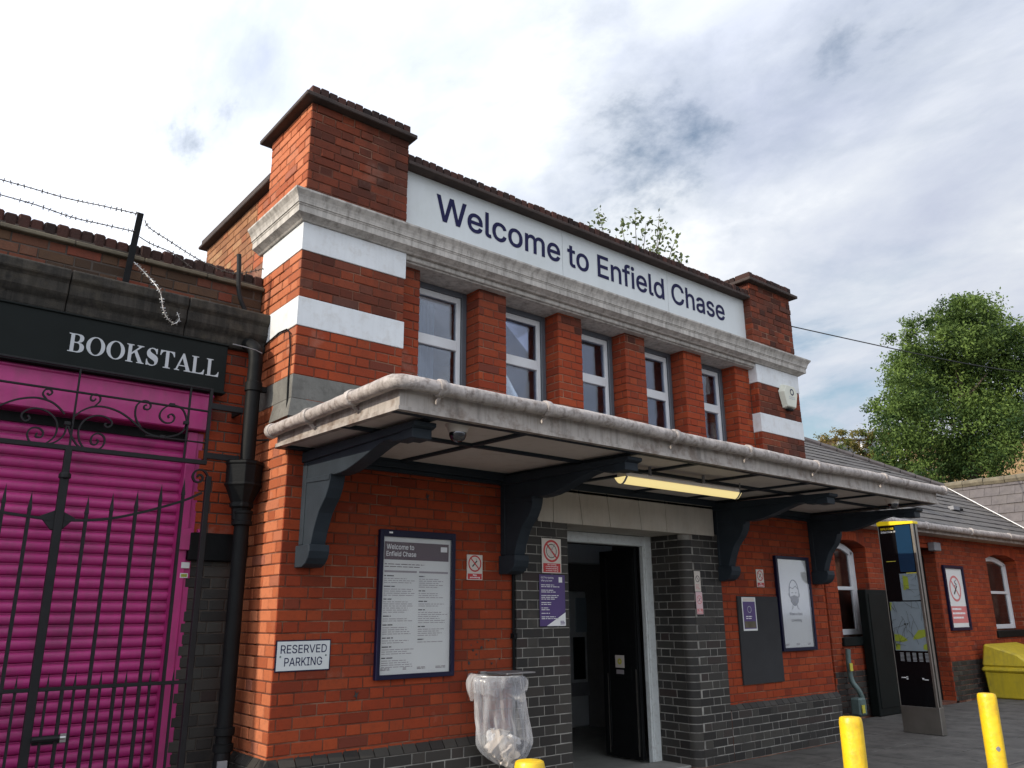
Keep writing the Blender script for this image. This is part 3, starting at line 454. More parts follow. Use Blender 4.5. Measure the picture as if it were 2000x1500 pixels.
# ================================================================== station building
XL_, XU = 6.80, 6.71
OPEN = [(1.124, 1.745), (2.06, 2.70), (3.02, 3.64), (3.95, 4.59), (4.907, 5.53)]
st = tag(thing('station_building', (0, 0, 0), '', ''), 'red brick station front with white bands, five tall windows and canopy over the doorway', 'building')
def station():
    c = MB(); g = .006
    c.box(g, 2.60, g, .35, -.1, 2.85); c.box(2.03+g, 2.62-g, -.04+g, .3, -.1, 2.15)
    c.box(4.22+g, 4.9, .05, .42, -.1, 2.15); c.box(4.31, 4.77-g, -.04+g, .4, -.1, 2.15); c.box(4.76, XL_-g, g, .35, -.1, 2.85)
    c.box(2.5, 4.8, g, .35, 2.17, 2.85); c.box(4.22+g, 4.9, .1, .35, 2.14, 2.3)
    n = 8; pts = [(4.31+.084*math.cos(math.pi+math.pi/2*k/n), .05+.084*math.sin(math.pi+math.pi/2*k/n), -.1) for k in range(n+1)]+[(4.31, .05, -.1)]
    c.prism(pts, (0, 0, 2.25))
    c.box(0-.034, 2.03, -.034, .1, -.1, .45); c.box(4.77, XL_+.034, -.034, .1, -.1, .45); c.box(-.034, .1, -.034, .62, -.1, .45)
    c.box(g, .905-g, g, .745, 2.85, 4.3); c.box(5.815+g, XU-g, g, .745, 2.85, 4.3)
    xs = [.90]+[v for o_ in OPEN for v in o_]+[5.82]
    for a, b in zip(xs[0::2], xs[1::2]): c.box(a+g, b-g, .107+g, .36, 2.8, 4.25)
    c.box(.9, 5.82, .2, .5, 2.7, 2.95)
    c.box(g, .26, .3, 2.4, -.1, 4.2); c.box(XU-.3, XU-g, .3, 6.2, -.1, 4.3); c.box(g, XU-g, 6.0, 6.2, -.1, 4.3); c.box(.05+g, .3, .7, 2.4-g, 2.5, 4.94); c.box(.05+g, .3, 2.3, 6.1, -.1, 4.1)
    c.box(.05+g, 6.6, .76, 6.1, 4.2, 4.3)
    c.box(g, .905-g, g, .76, 4.45, 5.31); c.box(5.815+g, XU-g, g, .76, 4.45, 5.31); c.box(.8, 5.9, .15, .4, 4.4, 5.1)
    c.build('wall', 'red_mortar', st)
    # pale pointing shows behind the dark jamb bricks and plinth
    c = MB(); c.box(2.03+.0055, 2.62-.0055, -.04+.0055, .1, 0, 2.149); c.build('pointing', 'pale_mortar', st); c = MB(); c.box(4.315, 4.77-.0055, -.04+.0055, .1, 0, 2.149); c.box(4.22+.0055, 4.3, .052, .419, 0, 2.149)
    c.prism([(4.31+.0845*math.cos(math.pi+math.pi/2*k/n), .05+.0845*math.sin(math.pi+math.pi/2*k/n), 0) for k in range(n+1)]+[(4.31, .05, 0)], (0, 0, 2.149))
    c.box(4.775, XL_+.0345, -.0345, .05, 0, .4495); c.build('pointing', 'pale_mortar', st); c = MB(); c.box(-.0345, 2.02, -.0345, .05, 0, .4495); c.box(-.0345, .05, -.0345, .61, 0, .4495)
    c.build('pointing', 'pale_mortar', st)
    w = Wall(); R_, D_, WR = 'red_brick', 'engineering_brick', 'weathered_red_brick'
    def lower(z):
        if z > 2.15: return [(0, 2.27, R_), (4.70, XL_, R_)]
        return [(0, 2.03, R_), (4.77, XL_, R_)]
    w.face((0, 0), XP, NF, .45, 2.475, lower); w.face((0, 0), XP, NF, 2.475, 2.85, lambda z: [(0, XL_, R_)])
    w.face((0, -.04), XP, NF, 0, 2.15, lambda z: [(2.03, 2.62, D_), (4.31, 4.77, D_)], phase=.07)
    w.face((0, -.04), XP, NF, 0, .45, lambda z: [(-.04, 2.03, D_), (4.77, XL_+.04, D_)])
    w.face((4.22, .42), UL, NL, 0, 2.15, lambda z: [(0, .37, D_)], phase=.02)
    w.face((2.62, -.04), UR, NR, 0, 2.15, lambda z: [(0, .36, D_)]); w.face((2.03, 0), UL, NL, 0, 2.15, lambda z: [(0, .04, D_)])
    w.face((-.04, .61), UL, NL, 0, .45, lambda z: [(0, .65, D_)]); w.face((4.77, -.04), UR, NR, .45, 2.15, lambda z: [(0, .04, D_)])
    w.face((0, .745), UL, NL, .45, 2.85, lambda z: [(0, .745, 'sunlit_red_brick')], phase=.1)
    zo = -.02
    def pier(z):
        if 2.88 < z < 3.055 or 3.43 < z < 3.655 or z > 4.03: return []
        return [(0, .905, R_ if z < 3.4 else WR), (5.815, XU, WR)]
    w.face((0, 0), XP, NF, 2.83, 4.255, pier, zo=zo, phase=.11)
    w.face((0, .745), UL, NL, 2.83, 4.255, lambda z: [(0, .745, 'sunlit_red_brick')] if pier(z) else [], zo=zo, phase=.03)
    w.face((5.815, .107), UL, NL, 2.83, 4.255, lambda z: [(0, .107, R_)] if pier(z) else [], zo=zo)
    w.face((XL_, 0), UR, NR, .45, 2.85, lambda z: [(0, .9, R_)]); w.face((XU, 0), UR, NR, 2.83, 4.255, lambda z: [(0, .745, R_)] if pier(z) else [], zo=zo)
    stripes = list(zip(xs[0::2], xs[1::2]))
    for k, (a, b) in enumerate(stripes):
        w.face((0, .107), XP, NF, 2.83, 4.255, lambda z: [(max(a, .905), min(b, 5.815), R_ if z < 4.0 or k > 3 else WR)], zo=zo, phase=a)
        if k: w.face((a, .345), UL, NL, 2.83, 4.255, lambda z: [(0, .238, R_)], zo=zo)
        if k < 5: w.face((b, .107), UR, NR, 2.83, 4.255, lambda z: [(0, .238, R_)], zo=zo)
    def blk(z): return [(0, .905, WR), (5.815, XU, WR)]
    w.face((0, 0), XP, NF, 4.48, 5.305, blk, zo=zo, phase=.05, rough=.003)
    w.face((0, .76), UL, NL, 4.48, 5.305, lambda z: [(0, .76, 'sunlit_red_brick')], zo=zo, rough=.002)
    w.face((5.815, .76), UL, NL, 4.48, 5.305, lambda z: [(0, .76, WR)], zo=zo)
    w.face((XU, 0), UR, NR, 4.48, 5.305, lambda z: [(0, .76, WR)], zo=zo); w.face((.905, 0), UR, NR, 4.48, 5.305, lambda z: [(0, .76, WR)], zo=zo)
    w.face((.05, 2.4), UL, NL, 3.6, 4.93, lambda z: [(0, 1.28, 'stock_brick'), (1.29, 1.66, 'sunlit_red_brick')], zo=zo, phase=.06)
    w.face((.05, 2.4), NR, UR, 3.6, 4.93, lambda z: [(0, .25, 'stock_brick')], zo=zo)
    w.emit(st, 300)
    # bullnose bricks at the right door jamb
    m = MB()
    for k in range(28):
        z0, z1 = k*.075+.005, k*.075+.07; a0, a1 = (0, 1) ; q = 7; r = .0905
        pts = [(4.31+r*math.cos(math.pi+math.pi/2*i/q), .05+r*math.sin(math.pi+math.pi/2*i/q), z0) for i in range(q+1)]+[(4.31, .05, z0)]
        m.prism(pts, (0, 0, z1-z0)); m.t[-len(pts)*2:] = [random.random()]*len(pts)*2
    o = m.build('bullnose_brick', 'engineering_brick', st, smooth=True, tone=True, kind='stuff')
    # sloping plinth course
    for x0, x1 in ((-.04, 2.03), (4.77, XL_+.04)):
        k = round((x1-x0)/.1128); d = (x1-x0)/k
        for i in range(k):
            a, b = x0+i*d+.004, x0+(i+1)*d-.004; m = MB()
            m.hexa([(a, -.04, .452), (b, -.04, .452), (b, .02, .452), (a, .02, .452), (a, -.04, .462), (b, -.04, .462), (b, .003, .512), (a, .003, .512)]); m.t = [random.random()]*8
            m.build('plinth_brick', 'engineering_brick', st, tone=True)
    for i in range(5):
        y = -.03+i*.1128; m = MB(); m.hexa([(-.04, y, .452), (.02, y, .452), (.02, y+.105, .452), (-.04, y+.105, .452), (-.04, y, .462), (-.003, y, .512), (-.003, y+.105, .512), (-.04, y+.105, .462)])
        m.build('plinth_brick', 'engineering_brick', st, tone=True)
    # white and grey stone bands wrapping the two end piers
    p = .004
    for x0, x1 in ((0, .905), (5.815, XU)):
        for z0, z1, mt, lab in ((4.03, 4.257, 'white_paint', None), (3.43, 3.655, 'white_paint', None), (2.88, 3.055, 'grey_stone', 'unpainted grey stone band')):
            m = MB(); m.box(x0-p, x1+p, -p, .745, z0, z1); m.build('stone_band', mt, st, label=lab, bevel=.003)
    m = MB(); m.hexa([(-.03, -.03, 2.74), (.905, -.03, 2.74), (.905, .3, 2.74), (-.03, .3, 2.74), (-.004, -.004, 2.878), (.905, -.004, 2.878), (.905, .3, 2.878), (-.004, .3, 2.878)]); m.build('weathering_stone', 'grey_stone', st)
    # cornice
    prof = [(-.05, 4.258), (.02, 4.258), (.03, 4.268), (.06, 4.285), (.08, 4.295), (.08, 4.343), (.086, 4.350), (.086, 4.358), (.094, 4.362), (.094, 4.372), (.098, 4.392), (.108, 4.415), (.124, 4.437), (.132, 4.448), (.132, 4.463), (-.05, 4.478)]
    m = MB(); n = len(prof); vs = []
    for f in (lambda q: (-q, .80), lambda q: (-q, -q), lambda q: (XU+q, -q), lambda q: (XU+q, .80)):
        for q, z in prof: x, y = f(q); vs.append((x, y, z))
    # extra stations so the moulding edge can wobble with age
    fs = [(k*n+i, (k+1)*n+i, (k+1)*n+(i+1) % n, k*n+(i+1) % n) for k in range(3) for i in range(n)]+[tuple(range(n)), tuple(3*n+i for i in range(n-1, -1, -1))]
    m.add(vs, fs); m.box(.04, 6.67, .04, .7, 4.262, 4.474); m.build('cornice', 'cornice_stone', st)
    m = MB(); m.box(.911, 5.811, .01, .5, 4.215, 4.258); m.box(.911, 5.811, .03, .5, 4.20, 4.2145); m.build('window_head', 'cornice_stone', st, bevel=.006)
    # block caps
    for x0, x1 in ((0, .905), (5.815, XU)):
        m = MB(); m.box(x0-.08, x1+.035 if x0 == 0 else x1+.08, -.08, .85, 5.307, 5.345); m.box(x0+.02, x1-.02, .1, .8, 5.345, 5.41); m.build('cap_tile', 'coping_tile', st, bevel=.006)
        k = 12; d = (x1-x0+.02)/k
        for i in range(k):
            m = MB(); m.box(x0-.03+i*d+.004, x0-.03+(i+1)*d-.004, -.045+random.uniform(-.004, .004), .17, 5.347, 5.43+random.uniform(-.006, .004)); m.t = [random.random()]*8
            m.build('coping_brick', 'sooty_brick', st, tone=True, bevel=.006)
        for i in range(8):
            m = MB(); m.box(x0-.03, x0+.185, .18+i*.08, .18+i*.08+.072, 5.347, 5.428); m.t = [random.random()]*8; m.build('coping_brick', 'sooty_brick', st, tone=True, bevel=.006)
    m = MB(); m.box(.905, 5.815, -.012, .48, 5.095, 5.128); m.box(.905, 5.815, .06, .45, 5.128, 5.19); m.build('cap_tile', 'coping_tile', st, bevel=.005)
    k = 65; d = 4.91/k
    for i in range(k):
        m = MB(); m.box(.905+i*d+.004, .905+(i+1)*d-.004, .018+random.uniform(-.006, .006), .233, 5.13, 5.212+random.uniform(-.007, .006)); m.t = [random.random()]*8
        m.build('coping_brick', 'sooty_brick', st, tone=True, bevel=.008)
    m = MB(); m.box(-.02, .36, .765, 2.46, 4.935, 4.965); m.box(.0, .34, .765, 2.44, 4.965, 5.03); m.build('cap_tile', 'coping_tile', st, label='dark coping on the side parapet', bevel=.006)
    # clerestory windows
    for a, b in OPEN:
        z0, z1, y = 2.95, 4.20, .31
        m = MB(); t_ = .055
        m.box(a+.002, a+t_, y-.02, y+.06, z0, z1); m.box(b-t_, b-.002, y-.02, y+.06, z0, z1); m.box(a+t_, b-t_, y-.02, y+.06, z1-.05, z1); m.box(a+t_, b-t_, y-.02, y+.06, z0, z0+.05)
        wd = m.build('window', 'window_grey', st, bevel=.004)
        m = MB(); A, B = a+t_, b-t_; s_ = .045
        m.box(A, A+s_, y, y+.04, z0+.05, z1-.05); m.box(B-s_, B, y, y+.04, z0+.05, z1-.05); m.box(A+s_, B-s_, y, y+.04, z1-.105, z1-.05); m.box(A+s_, B-s_, y, y+.04, z0+.05, z0+.1); m.box(A+s_, B-s_, y-.004, y+.04, 3.64, 3.735)
        m.build('sash', 'window_white', wd, bevel=.004)
        for za, zb in ((z0+.1, 3.64), (3.735, z1-.105)):
            e1, e2, e3 = random.uniform(-.006, .006), random.uniform(-.006, .006), random.uniform(-.005, .005); m = MB(); m.hexa([(A+s_, y+.018+e1, za), (B-s_, y+.018, za), (B-s_, y+.024, za), (A+s_, y+.024+e1, za), (A+s_, y+.018+e2, zb), (B-s_, y+.018+e3, zb), (B-s_, y+.024+e3, zb), (A+s_, y+.024+e2, zb)]); m.build('pane', 'window_glass', wd)
    for k, (a, b) in enumerate(OPEN):
        m = MB(); n = 26; x0_, x1_ = a+.1, a+(b-a)*(.62, .35, .5, .3, .45)[k]; zt_ = 4.1; y_ = .47
        vs = []; 
        for i in range(n+1):
            x = x0_+(x1_-x0_)*i/n; yy = y_+.018*math.sin(i*1.9+k)+.01*math.sin(i*.8); vs += [(x, yy, 2.9+.05*k), (x, yy, zt_)]
        m.add(vs, [(2*i, 2*i+2, 2*i+3, 2*i+1) for i in range(n)]); m.build('curtain', 'curtain_cloth', st, smooth=True)
    # doorway
    m = MB(); V = [2.27, 2.45, 2.80, 3.16, 3.58, 3.95, 4.70]; top = [2.27, 2.45, 2.76, 3.12, 3.55, 3.94, 4.70]
    for i in range(6):
        a, b = V[i], V[i+1]; ta, tb = top[i], top[i+1]; m = MB(); e = .0025
        m.hexa([(a+e, -.045, 2.152), (b-e, -.045, 2.152), (b-e, .40, 2.152), (a+e, .40, 2.152), (ta+e, -.045, 2.472), (tb-e, -.045, 2.472), (tb-e, .40, 2.472), (ta+e, .40, 2.472)])
        m.build('lintel_block', 'lintel_paint', st, bevel=.003)
    m = MB(); m.box(4.115, 4.216, .40, .48, 0, 2.18); m.box(2.55, 2.70, .40, .48, 0, 2.18); m.box(2.70, 4.115, .40, .48, 2.05, 2.15); m.box(4.10, 4.13, .415, .47, 0, 2.06)
    m.build('door_frame', 'door_paint', st, bevel=.006)
    m = MB(); m.box(2.7, 4.216, .05, .40, -.006, .018); m.build('door_step', 'kerb_stone', st, bevel=.006)
    # open leaf, hinged on the right jamb and folded into the hall
    m = MB(); m.box(4.055, 4.095, .50, 1.0, .02, 2.03); m.box(4.048, 4.055, .52, .60, .1, 1.95); m.box(4.048, 4.055, .90, .98, .1, 1.95); m.box(4.048, 4.055, .60, .90, .75, .88)
    dl = m.build('door', 'black_paint', st, bevel=.003); MB().box(4.042, 4.0475, .53, .545, .05, .85).build('edge_strip', 'steel', dl); MB().box(4.042, 4.0475, .92, .93, .05, .8).build('edge_strip', 'steel', dl)
    # hall behind
    m = MB(); m.box(.27, 6.4, .36, 5.99, -.05, -.004); m.build('hall_floor', 'hall_floor', st)
    m = MB(); m.box(.27, 6.4, 3.3, 3.42, 0, 2.9); m.box(5.55, 5.62, .4, 3.3, 0, 2.9); m.build('hall_partition', 'hall_wall', st)
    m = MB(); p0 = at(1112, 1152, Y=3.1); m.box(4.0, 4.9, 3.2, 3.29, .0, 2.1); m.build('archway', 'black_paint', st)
    m = MB(); m.box(4.0, 5.2, 1.9, 2.1, 1.98, 2.2); m.build('ceiling_box', 'machine_grey', st)
station()
tm = thing('ticket_machine', (5.0, 3.0, 0), 'grey ticket machine standing in the dark hall behind the open doorway', 'ticket machine')
def ticket():
    a = at(1112, 1155, Y=2.75); b = at(1166, 1345, Y=2.75); x0, x1, z1 = a.x, b.x, a.z
    m = MB(); m.box(x0-.1, x1, 2.76, 3.15, 0, z1); m.build('cabinet', 'machine_grey', tm, bevel=.02)
    m = MB(); m.box(x0+.1, x0+.42, 2.745, 2.76, z1-.52, z1-.08); m.build('screen', 'map_grey', tm, bevel=.004)
    m = MB(); m.box(x0+.05, x1-.2, 2.745, 2.759, z1-1.1, z1-.58); m.build('button_panel', 'black_paint', tm)
    m = MB(); m.box(x0-.05, x1-.05, 2.73, 2.759, z1-1.3, z1-1.14); m.build('coin_tray', 'lead_grey', tm)
ticket()
def plate(name, label, cat, x0, x1, z0, z1, y, mt, th=.006, group=None):
    m = MB(); m.box(x0, x1, y-th, y, z0, z1); r = thing(name, ((x0+x1)/2, y, z0), label, cat, group); m.build('panel', mt, r, bevel=.001); return r
def rect(r, name, mt, x0, x1, z0, z1, y, lab=None, X=None):
    m = MB(); m.add([(x0, y, z0), (x1, y, z0), (x1, y, z1), (x0, y, z1)] if X is None else [(X, x0, z0), (X, x1, z0), (X, x1, z1), (X, x0, z1)], [(0, 1, 2, 3)]); return m.build(name, mt, r, label=lab)
def ring(r, name, mt, cx, cz, R_, wd, y, slash=True, X=None, sq=1.):
    m = MB(); n = 32; f = (lambda a, b: (a, y, b)) if X is None else (lambda a, b: (X, a, b))
    vs = []; 
    for k in range(n):
        t = 2*math.pi*k/n; vs += [f(cx+R_*sq*math.cos(t), cz+R_*math.sin(t)), f(cx+(R_-wd)*sq*math.cos(t), cz+(R_-wd)*math.sin(t))]
    m.add(vs, [(2*k, 2*((k+1) % n), 2*((k+1) % n)+1, 2*k+1) for k in range(n)])
    if slash:
        q = R_-wd/2; h = wd*.42; c7 = .7071; sg = -1
        m.add([f(cx-q*c7*sq-h*c7, cz+q*c7-h*c7), f(cx-q*c7*sq+h*c7, cz+q*c7+h*c7), f(cx+q*c7*sq+h*c7, cz-q*c7+h*c7), f(cx+q*c7*sq-h*c7, cz-q*c7-h*c7)], [(0, 1, 2, 3)])
        m.v[-4:] = [(a, b-.0004, c) if X is None else (a-.0004, b, c) for a, b, c in m.v[-4:]]
    return m.build(name, mt, r)
def cigarette(r, cx, cz, s, y, mt='ink_black'):
    m = MB(); d = Vector((1, 0, 1)).normalized(); q = Vector((-1, 0, 1)).normalized(); c = Vector((cx, y, cz))
    m.add([c-d*s-q*s*.16, c+d*s*.9-q*s*.16, c+d*s*.9+q*s*.16, c-d*s+q*s*.16], [(0, 1, 2, 3)]); m.tube([c+d*s*.95+q*s*.1, c+d*s*1.1+q*s*.35, c+d*s*.95+q*s*.6], s*.04, 4); m.build('cigarette_symbol', mt, r)
def strokes(r, x0, x1, ztop, n, dz, y, mt='ink_grey', h=.006, name='small_print', ragged=.35):
    m = MB(); x = x1-x0
    for i in range(n):
        L_ = x*(1-random.random()*ragged); a = x0; z = ztop-i*dz
        while a < x0+L_:
            wd = random.uniform(.015, .06); b = min(a+wd, x0+L_); m.add([(a, y, z), (b, y, z), (b, y, z+h), (a, y, z+h)], [(0, 1, 2, 3)]); a = b+.007
    return m.build(name, mt, r, kind='stuff')
# ------------------------------------------------------------------ welcome board
def welcome():
    y = .095; r = thing('station_name_sign', (3.35, y, 4.48), 'long white board with dark navy lettering under the parapet coping', 'sign')
    for a, b in ((.912, 2.771), (2.775, 4.371), (4.375, 5.812)):
        m = MB(); m.box(a, b, y, y+.045, 4.475, 5.093); m.build('board', 'sign_white', r, bevel=.0015)
    a = at(853, 378, Y=y-.003); b = at(1416, 620, Y=y-.003)
    text_mesh('Welcome to Enfield Chase', a.x, b.x, 4.722, 4.985, y-.003, 'sign_navy', 'letter', r, bold=.012, single=True)
welcome()
# ================================================================== canopy (a part of the station front)
def canopy():
    X0, X1 = -.08, 6.80
    def F(x): t = (x-X0)/(X1-X0); return -1.6+.17*t, 2.457+.045*t
    def P(x, v, dz=0.): y, z = F(x); return Vector((x, y*v, 2.505+(z-2.505)*v+dz))
    m = MB(); m.hexa([P(X0+.035, 0, .03), P(X0+.035, .98, .03), P(X1-.035, .98, .03), P(X1-.035, 0, .03), P(X0+.035, 0, .20), P(X0+.035, .98, .15), P(X1-.035, .98, .15), P(X1-.035, 0, .20)])
    cn = m.build('canopy', 'lead_grey', st)
    xe = [X0+.03, .21, .9, 1.96, 2.67, 3.51, 4.3, 4.81, 5.57, 6.62, X1-.03]; ve = [.02, .60, .95]
    for i in range(10):
        for j in range(2):
            e = .012; a, b = xe[i]+e, xe[i+1]-e; va, vb = ve[j]+.006, ve[j+1]-.006; m = MB()
            m.hexa([P(a, va, .018), P(a, vb, .018), P(b, vb, .018), P(b, va, .018), P(a, va, .028), P(a, vb, .028), P(b, vb, .028), P(b, va, .028)]); m.build('soffit_panel', 'soffit_paint', cn)
    m = MB()
    for x in xe[1:-1]:
        m.hexa([P(x-.022, 0), P(x-.022, .97), P(x+.022, .97), P(x+.022, 0), P(x-.022, 0, .027), P(x-.022, .97, .027), P(x+.022, .97, .027), P(x+.022, 0, .027)])
    for v, wv in ((.60, .014), (.965, .015), (.01, .03)):
        m.hexa([P(X0, v-wv, -.003), P(X0, v+wv, -.003), P(X1, v+wv, -.003), P(X1, v-wv, -.003), P(X0, v-wv, .027), P(X0, v+wv, .027), P(X1, v+wv, .027), P(X1, v-wv, .027)])
    m.build('soffit_rib', 'bracket_paint', cn)
    yl, zl = F(X0); yr, zr = F(X1)
    m = MB(); m.hexa([(X0, yl, zl), (X1, yr, zr), (X1, yr+.03, zr), (X0, yl+.03, zl), (X0, yl, zl+.135), (X1, yr, zr+.135), (X1, yr+.03, zr+.135), (X0, yl+.03, zl+.135)])
    m.hexa([(X0-.012, yl-.012, zl), (X1+.012, yr-.012, zr), (X1, yr, zr), (X0, yl, zl), (X0-.012, yl-.012, zl+.022), (X1+.012, yr-.012, zr+.022), (X1, yr, zr+.022), (X0, yl, zl+.022)])
    m.hexa([(X0-.012, -.0, 2.505), (X0-.012, yl-.012, zl), (X0, yl, zl), (X0, 0, 2.505), (X0-.012, 0, 2.53), (X0-.012, yl-.012, zl+.024), (X0, yl, zl+.024), (X0, 0, 2.53)])
    m.hexa([(X0, 0, 2.505), (X0, yl+.0305, zl+.001), (X0+.03, yl+.0305, zl+.001), (X0+.03, 0, 2.505), (X0, 0, 2.64), (X0, yl+.0305, zl+.136), (X0+.03, yl+.0305, zl+.136), (X0+.03, 0, 2.64)])
    m.hexa([(X1-.03, 0, 2.505), (X1-.03, yr+.0305, zr), (X1, yr+.0305, zr), (X1, 0, 2.505), (X1-.03, 0, 2.64), (X1-.03, yr+.0305, zr+.135), (X1, yr+.0305, zr+.135), (X1, 0, 2.64)])
    m.build('fascia', 'fascia_paint', cn)
    # gutters: round-bottomed iron with socket collars
    gx, r = X0-.050, .042
    pL = [Vector((gx, -.02-t*(abs(yl)-.07), 2.612-.006*t)) for t in np.linspace(0, 1, 20)]
    cor = [Vector((gx+.004, yl-.012, 2.605)), Vector((gx+.034, yl-.044, 2.604))]
    pF = [Vector((X0+.12+t*(X1+.06-X0-.12), F(X0+t*(X1-X0))[0]-.052, 2.606+.036*t+.006*math.sin(t*9)-.004*math.sin(t*23))) for t in np.linspace(0, 1, 60)]
    m = MB(); path = pL+cor+pF; m.tube(path, [r+random.uniform(-.0015, .0015) for _ in path], 14)
    def collar(p, d, w=.05): m.tube([p-d*w/2, p-d*w/2+d*.006, p+d*w/2-d*.006, p+d*w/2], [r+.005, r+.010, r+.010, r+.005], 14)
    for q in (pL[7], pL[14], pL[0]): collar(q, Vector((0, -1, 0)))
    for k in (1, 8, 19, 27, 36, 47, 59): collar(pF[k], Vector((1, .02, .004)).normalized())
    gt = m.build('gutter', 'peeling_gutter_paint', cn, smooth=True)
    for q in (pL[7], pL[14]): MB().bar(q+Vector((.0, 0, -.04)), q+Vector((.045, 0, -.075)), .02, .012).build('gutter_bracket', 'peeling_gutter_paint', cn)
    for k in (1, 8, 19, 27, 36, 47): q = pF[k]; MB().bar(q+Vector((0, 0, -.04)), q+Vector((0, .045, -.08)), .02, .012, up=(1, 0, 0)).build('gutter_bracket', 'peeling_gutter_paint', cn)
    # timber brackets
    prof = [(0, 2.50), (0, 1.845), (-.172, 1.845), (-.20, 1.93), (-.235, 2.0), (-.262, 2.05), (-.31, 2.10), (-.353, 2.141), (-.389, 2.20), (-.405, 2.245), (-.412, 2.29), (-.452, 2.279), (-.54, 2.279), (-.626, 2.287), (-.72, 2.306), (-.822, 2.331), (-.93, 2.362), (-1.024, 2.386), (-1.10, 2.397), (-1.155, 2.395), (-1.19, 2.376), (-1.33, 2.374), (-1.40, 2.374), (-1.40, 2.458)]
    cor = [(0, 1.845), (-.205, 1.845), (-.212, 1.80), (-.195, 1.755), (-.16, 1.72), (-.11, 1.70), (0, 1.70)]
    for x in (.13, 1.90, 4.75, 6.57):
        w = .11; s_ = 1 if x < 4 else F(x)[0]/-1.6
        m = MB(); m.prism([(x, y*s_, z) for y, z in prof], (w, 0, 0)); m.prism([(x-.025, y, z) for y, z in cor], (w+.04, 0, 0))
        m.prism([(x-.02, y*s_, z) for y, z in ((0, 2.42), (0, 2.495), (-1.46, 2.455), (-1.46, 2.43), (-1.43, 2.42), (-1.40, 2.415))], (w+.04, 0, 0))
        m.prism([(x-.012, y*s_, z) for y, z in ((-1.30, 2.362), (-1.30, 2.42), (-1.425, 2.42), (-1.425, 2.362))], (w+.024, 0, 0))
        e = .007  # raised stiles round the sunk panel
        m.box(x-e, x, -.06, -.002, 1.85, 2.42); m.prism([(x-e, y, z) for y, z in ((-.06, 2.30), (-.06, 2.27), (-.40, 2.25), (-.41, 2.29))], (e, 0, 0))
        m.build('bracket', 'bracket_paint', cn, bevel=.004)
    m = MB()
    for a, b in ((.24, 1.90), (2.01, 4.75), (4.86, 6.57)): m.box(a, b, -.07, -.004, 2.455, 2.50); m.box(a, b, -.045, -.004, 2.425, 2.455)
    m.build('wall_plate', 'bracket_paint', cn, bevel=.004)
    return P
CP = canopy()
# strip light
def strip_light():
    r = thing('strip_light', (3.0, -1.05, 2.4), 'lit yellow fluorescent tube fitting hung under the canopy over the doorway', 'light')
    a, b = at(1203, 943, Z=2.345), at(1447, 972, Z=2.345); y = (a.y+b.y)/2; x0, x1 = a.x, b.x
    m = MB(); m.box(x0+.02, x1-.02, y-.05, y+.05, 2.385, 2.42); m.build('tray', 'soffit_paint', r, bevel=.006)
    m = MB(); n = 9; k = [(-.055+.11*i/(n-1), -.05*math.sin(math.pi*i/(n-1))) for i in range(n)]
    m.prism([(x0, y+u, 2.385+v) for u, v in k], (x1-x0, 0, 0)); m.build('diffuser', 'lit_tube', r, smooth=True)
    m = MB()
    for x in (x0+.01, x1-.03): m.prism([(x, y+u*1.06, 2.387+v*1.1) for u, v in k], (.02, 0, 0))
    for x in (x0+.35, x1-.45): m.tube([(x, y, 2.42), (x, y, 2.50)], .012, 8)
    m.tube([(x1-.02, y, 2.40), (x1+.05, y, 2.41), (x1+.06, y, 2.48)], .006, 6)
    m.build('end_cap', 'lead_grey', r)
strip_light()
def dome(px, py, z, lab, grp):
    a = at(px, py, Z=z); r = thing('dome_camera', (a.x, a.y, z-.05), lab, 'security camera', grp)
    m = MB(); m.lathe((a.x, a.y, z), [(.075, .06), (.075, .045), (.065, .03), (.055, .0)], 24); m.build('housing', 'soffit_paint', r, smooth=True)
    m = MB(); m.lathe((a.x, a.y, z), [(.052, .0), (.051, -.018), (.042, -.038), (.026, -.050), (.001, -.055)], 24); m.build('dome', 'dome_glass', r, smooth=True)
    m = MB(); m.lathe((a.x, a.y, z), [(.03, .0), (.03, -.018), (.018, -.034), (.001, -.038)], 12); m.build('lens', 'ink_black', r, smooth=True)
dome(894, 846, 2.43, 'dome camera under the canopy beside the first bracket on the left', 'dome cameras under the canopy')
dome(1744, 984, 2.46, 'dome camera under the far right end of the canopy', 'dome cameras under the canopy')
